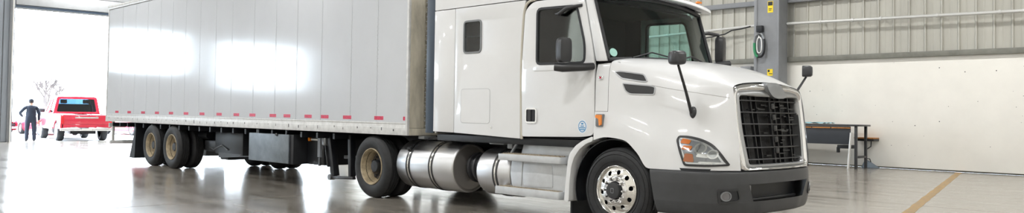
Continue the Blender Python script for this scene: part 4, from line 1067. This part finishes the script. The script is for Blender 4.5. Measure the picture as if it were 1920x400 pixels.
MB().box((-35.9, PA+.5, .3), (-31, PB-.5, .52)).build('underbody', M_BLACK, PK)
hp = [(PA+.06,1.17),(PB-.06,1.17),(PB-.20,1.88),(PB-.32,1.93),(PA+.32,1.93),(PA+.20,1.88)]
hi = [(PA+.20,1.25),(PB-.20,1.25),(PB-.31,1.82),(PA+.31,1.82)]
MB().plate(rnd(hp, .04, 3), [rnd(hi, .05, 3)], fx, -32.34, -32.42).build('cab_back', M_CRED, PK, bevel=.01, bang=60)
rw = MB().plate(rnd(inset(hi, -.02), .05, 3), [], fx, -32.375, -32.385).build('rear_window', M_GLB, PK, smooth=False)
MB().plate([(PA+.26,1.19),(PB-.26,1.19),(PB-.34,1.6),(PA+.34,1.6)], [], fx, -32.75, -32.85).build('seat_back', M_DARK, PK, bevel=.03)
for y in (3.25, 4.15): MB().box((-32.86, y-.13, 1.62), (-32.76, y+.13, 1.80)).build('headrest', M_DARK, PK, bevel=.03)
MB().grid([[(x, y, z-.02*abs(y-3.7)**2) for y in np.linspace(PA+.22, PB-.22, 9)] for x, z in ((-32.35, 1.92), (-32.9, 1.96), (-33.5, 1.94), (-33.75, 1.88))]).build('cab_roof', M_CRED, PK, solid=.04)
for y0, y1, s in ((PA+.06, PA+.22, 1), (PB-.06, PB-.22, -1)):
    fs = lambda u, v, d: (u, y0+s*(.16*(v-1.17)/.74)+s*d, v)
    MB().plate([(-32.34,1.17),(-34.35,1.17),(-33.72,1.90),(-32.40,1.90)], [[(-32.52,1.22),(-33.2,1.22),(-33.2,1.82),(-32.52,1.82)], [(-33.3,1.22),(-34.1,1.22),(-33.68,1.80),(-33.3,1.82)]], fs, 0, .05).build('cab_side', M_CRED, PK)
    MB().plate([(-32.5,1.20),(-34.15,1.20),(-33.66,1.84),(-32.5,1.84)], [], fs, .02, .026).build('side_window', M_GLB, PK, smooth=False)
    MB().box((-34.1, y0-s*.04, 1.2), (-33.95, y0-s*.28, 1.38)).build('wing_mirror', M_GPL, PK, bevel=.03)
MB().add([(-34.33, PA+.09, 1.18), (-34.33, PB-.09, 1.18), (-33.74, PB-.24, 1.88), (-33.74, PA+.24, 1.88)], [(0, 1, 2, 3)]).build('windscreen', M_GLB, PK)
for x in (-31.4, -34.9):
    for y, rt in ((PA+.02, 0), (PB-.02, PI)): car_wheel(PK, (x-pkl.x, y-pkl.y, .40), .40, .27, rt)
PK.location += Vector((PDX, PDY+.22, -.03)); PK.rotation_euler = (0, 0, math.radians(-5))

def red_car(loc, rotz, lab):
    c = thing('car', lab, 'car', loc, 'red parked cars')
    secs = []
    for x, w, z0, z1 in ((-2.2, .62, .35, .62), (-2.1, .78, .22, .74), (-1.4, .88, .20, .88), (-.5, .90, .20, .94), (.8, .90, .20, .95), (1.6, .87, .22, .95), (2.1, .80, .25, .90), (2.2, .66, .38, .78)):
        secs.append([(x, -w*.9, z0), (x, -w, z0+.12), (x, -w, z0+(z1-z0)*.6), (x, -w*.93, z1-.04), (x, -w*.75, z1), (x, 0, z1+.03), (x, w*.75, z1), (x, w*.93, z1-.04), (x, w, z0+(z1-z0)*.6), (x, w, z0+.12), (x, w*.9, z0)])
    D_ = loft(secs, 4, 2)
    b = MB().grid(D_).build('car_body', M_CRED, c, loc=(0, 0, 0), solid=.02)
    gs = []
    for x, w, z1 in ((-.95, .80, .93), (-.25, .66, 1.38), (.5, .64, 1.43), (1.1, .66, 1.36), (1.7, .78, .95)):
        gs.append([(x, -w, .92 if z1 > 1 else z1-.02), (x, -w*.96, z1-.05), (x, -w*.7, z1), (x, w*.7, z1), (x, w*.96, z1-.05), (x, w, .92 if z1 > 1 else z1-.02)])
    MB().grid(loft(gs, 4, 2)).build('cabin_glass', mat('car_glass_dark', (.05, .06, .07), .05, coat=.5), c, loc=(0, 0, 0))
    MB().grid(loft([[(p[0], p[1]*1.0, p[2]+.012) for p in g_[1:5]] for g_ in gs[1:4]], 4, 2)).build('roof', M_CRED, c, loc=(0, 0, 0), solid=.02)
    MB().box((-2.24, -.55, .42), (-2.16, .55, .56)).build('grille', M_BLACK, c, bevel=.01, loc=(0, 0, 0))
    MB().box((-2.25, -.7, .28), (-2.12, .7, .40)).build('bumper', M_CHR2, c, bevel=.03, loc=(0, 0, 0))
    for s in (-1, 1):
        MB().box((-2.17, s*.58, .58), (-2.0, s*.76, .70)).build('headlamp', M_CLEAR, c, bevel=.03, loc=(0, 0, 0))
        MB().box((2.1, s*.55, .65), (2.2, s*.76, .80)).build('tail_lamp', M_TAIL, c, bevel=.03, loc=(0, 0, 0))
        for x in (-1.35, 1.35): car_wheel(c, (x, s*.93, .32), .32, .22, 0 if s < 0 else PI)
    c.rotation_euler = (0, 0, rotz)
    return c
red_car((-44.5, 2.2, -.03), math.radians(205), 'red car parked in the yard behind the standing person')
red_car((-41.5, 4.9, -.03), math.radians(4), 'red car parked in the yard just ahead of the pickup')
red_car((-40.5, 8.9, -.03), math.radians(10), 'red car parked in the yard, seen below the rear of the trailer')

# person in dark work clothes, back half turned, one hand on the hip
PS = thing('person', 'person in dark navy work clothes and a cap standing in the bay doorway', 'person', (-32.0, 1.72, -.03))
PS.rotation_euler = (0, 0, math.radians(84))
J = [(0,0,.96,.19,.145),(0,.0,1.12,.19,.15),(0,-.01,1.30,.21,.15),(0,0,1.43,.14,.10),(0,.015,1.50,.058,.058),(0,.03,1.565,.072,.085),(0,.035,1.64,.085,.10),(0,.02,1.715,.06,.075),
     (.11,0,.88,.125,.125),(.13,.02,.50,.092,.09),(.14,-.01,.12,.078,.08),(.14,.04,.05,.045,.05),(.15,.16,.035,.042,.035),
     (-.11,0,.88,.125,.125),(-.13,.01,.50,.092,.09),(-.14,-.04,.12,.078,.08),(-.14,.0,.05,.045,.05),(-.15,.12,.035,.042,.035),
     (.21,-.01,1.41,.085,.08),(.30,-.03,1.15,.068,.066),(.30,.08,.90,.046,.046),(.29,.12,.84,.034,.034),
     (-.21,-.01,1.41,.085,.08),(-.40,.02,1.18,.068,.066),(-.30,.20,1.06,.046,.046),(-.25,.25,1.04,.034,.034)]
E_ = [(0,1),(1,2),(2,3),(3,4),(4,5),(5,6),(6,7),(0,8),(8,9),(9,10),(10,11),(11,12),(0,13),(13,14),(14,15),(15,16),(16,17),(3,18),(18,19),(19,20),(20,21),(3,22),(22,23),(23,24),(24,25)]
me = bpy.data.meshes.new('body'); me.from_pydata([j[:3] for j in J], E_, [])
tmp = bpy.data.objects.new('tmp_body', me); COL.objects.link(tmp)
sk = tmp.modifiers.new('skin', 'SKIN'); sk.use_smooth_shade = True
ly = me.skin_vertices[0].data
for k, j in enumerate(J): ly[k].radius = (j[3], j[4]); ly[k].use_root = (k == 0)
tmp.modifiers.new('sub', 'SUBSURF').levels = 2
dg = bpy.context.evaluated_depsgraph_get(); bme = bpy.data.meshes.new_from_object(tmp.evaluated_get(dg)); bpy.data.objects.remove(tmp)
bme.materials.clear()
for m_ in (mat('navy_workwear', (.012, .018, .035), .8, var=.3, vscale=20), mat('skin', (.55, .33, .24), .55), mat('black_boots', (.01, .01, .011), .6)): bme.materials.append(m_)
for p in bme.polygons:
    z = p.center.z; hand = z < 1.07 and abs(p.center.x) > .17 and ((z < .88 and z > .75 and p.center.x > .2) or (p.center.y > .215 and p.center.x < -.15))
    p.material_index = 1 if (z > 1.505 or hand) else (2 if z < .09 else 0)
bme.shade_smooth()
bo = bpy.data.objects.new('body', bme); COL.objects.link(bo); bo.parent = PS
capm = mat('dark_cap', (.015, .02, .03), .8)
MB().lathe([(.098, 1.665), (.10, 1.70), (.088, 1.745), (.05, 1.775), (0, 1.785)], 'z', (0, .025, 0), 20).build('cap', capm, PS, loc=(0, 0, 0))
MB().plate(rnd([(-.075,.10),(.075,.10),(.06,.20),(-.06,.20)], .03, 4), [], fz, 1.668, 1.68).build('cap_peak', capm, PS, loc=(0, 0, 0))
MB().lathe([(.086, 1.60), (.096, 1.64), (.099, 1.67)], 'z', (0, .012, 0), 20, a0=math.radians(180), a1=math.radians(360)).build('hair', mat('dark_hair', (.03, .022, .018), .7), PS, loc=(0, 0, 0))
MB().cyl((0, .12, 1.645), (0, .152, 1.61), .010, 8, r2=.016).build('nose', MATS['skin'], PS, loc=(0, 0, 0))
for s in (-1, 1):
    MB().lathe([(0, -.012), (.012, -.006), (.012, .006), (0, .012)], 'x', (s*.032, .122, 1.652), 8).build('eye', M_BLACK, PS, loc=(0, 0, 0))
    MB().lathe([(0, -.01), (.028, -.004), (.03, .006), (0, .01)], 'x', (s*.086, .025, 1.635), 10).build('ear', MATS['skin'], PS, loc=(0, 0, 0))
MB().box((-.025, .128, 1.578), (.025, .134, 1.585)).build('mouth', mat('lips', (.4, .18, .15), .5), PS, loc=(0, 0, 0))
def hand(p, d, thumb):
    p, d = V3(*p), V3(*d); d /= np.linalg.norm(d); sd = np.cross(d, (0, 0, 1)); sd /= np.linalg.norm(sd); u = np.cross(sd, d)
    h = MB().beam(p, p+d*.08, .07, .028).build('hand', MATS['skin'], PS, bevel=.01, loc=(0, 0, 0))
    for k, l in enumerate((.062, .075, .07, .055)):
        b0 = p+d*.075+sd*(-.027+.018*k)
        MB().tube([b0, b0+d*l*.5+u*-.006, b0+d*l*.85-u*.025], [.009, .0085, .007], 8).build('finger', MATS['skin'], h, loc=(0, 0, 0))
    b0 = p+d*.02+sd*thumb*.032
    MB().tube([b0, b0+sd*thumb*.025+d*.025, b0+sd*thumb*.03+d*.055], [.011, .010, .008], 8).build('thumb', MATS['skin'], h, loc=(0, 0, 0))
hand((.29, .12, .845), (-.05, .2, -1), 1); hand((-.25, .25, 1.04), (.6, .5, .1), -1)

# trees in the yard
def bare_tree(name, lab, loc, H, seed, leaves, lmat):
    random.seed(seed); t = thing(name, lab, 'tree', loc, None); tr = MB(); tw = MB(); tips = []
    def grow(p, d, l, r, dep):
        q = p+d*l; m = p+d*l*.5+V3(*[random.uniform(-1, 1)*l*.06 for _ in range(3)])
        (tr if dep < 1 else tw).tube([p, m, q], [r, r*.85, r*.7], 6 if dep < 2 else 4)
        if dep >= 4: tips.append(q); return
        for _ in range(3 if dep else 4):
            nd = d+V3(random.uniform(-.8, .8), random.uniform(-.8, .8), random.uniform(-.25, .5)); nd /= np.linalg.norm(nd)
            grow(q-d*l*random.uniform(0, .3), nd, l*random.uniform(.6, .8), r*.68, dep+1)
    grow(V3(0, 0, 0), V3(0, 0, 1.0), H*.34, H*.026, 0)
    bk = mat('bark', (.085, .07, .066), .9, var=.3)
    tr.build('trunk', bk, t, loc=(0, 0, 0)); tag(tw.build('branches', bk, t, loc=(0, 0, 0)), kind='stuff')
    if leaves:
        lf = MB()
        for q in tips:
            for _ in range(leaves):
                c = q+V3(*[random.gauss(0, .16) for _ in range(3)]); a = V3(*[random.gauss(0, 1) for _ in range(3)]); a /= np.linalg.norm(a); b = np.cross(a, (0.3, .5, .8)); b /= np.linalg.norm(b)
                lf.add([c-a*.07, c+b*.03, c+a*.07, c-b*.03], [(0, 1, 2, 3)])
        tag(lf.build('foliage', lmat, t, loc=(0, 0, 0)), kind='stuff')
    return t
M_LEAF = mat('green_leaves', (.02, .06, .016), .7, var=.4, vscale=3)
bare_tree('bare_tree', 'bare winter tree standing in the yard behind the pickup hood', (-58, 9.0, -.03), 4.6, 11, 0, None)
bare_tree('leafy_tree', 'young green leaved tree in the yard beside the trailer', (-58, 14.2, -.03), 4.6, 5, 7, M_LEAF)
bare_tree('bare_tree', 'second bare tree at the edge of the yard near the door jamb', (-66, 7.2, -.03), 4.4, 23, 0, None)
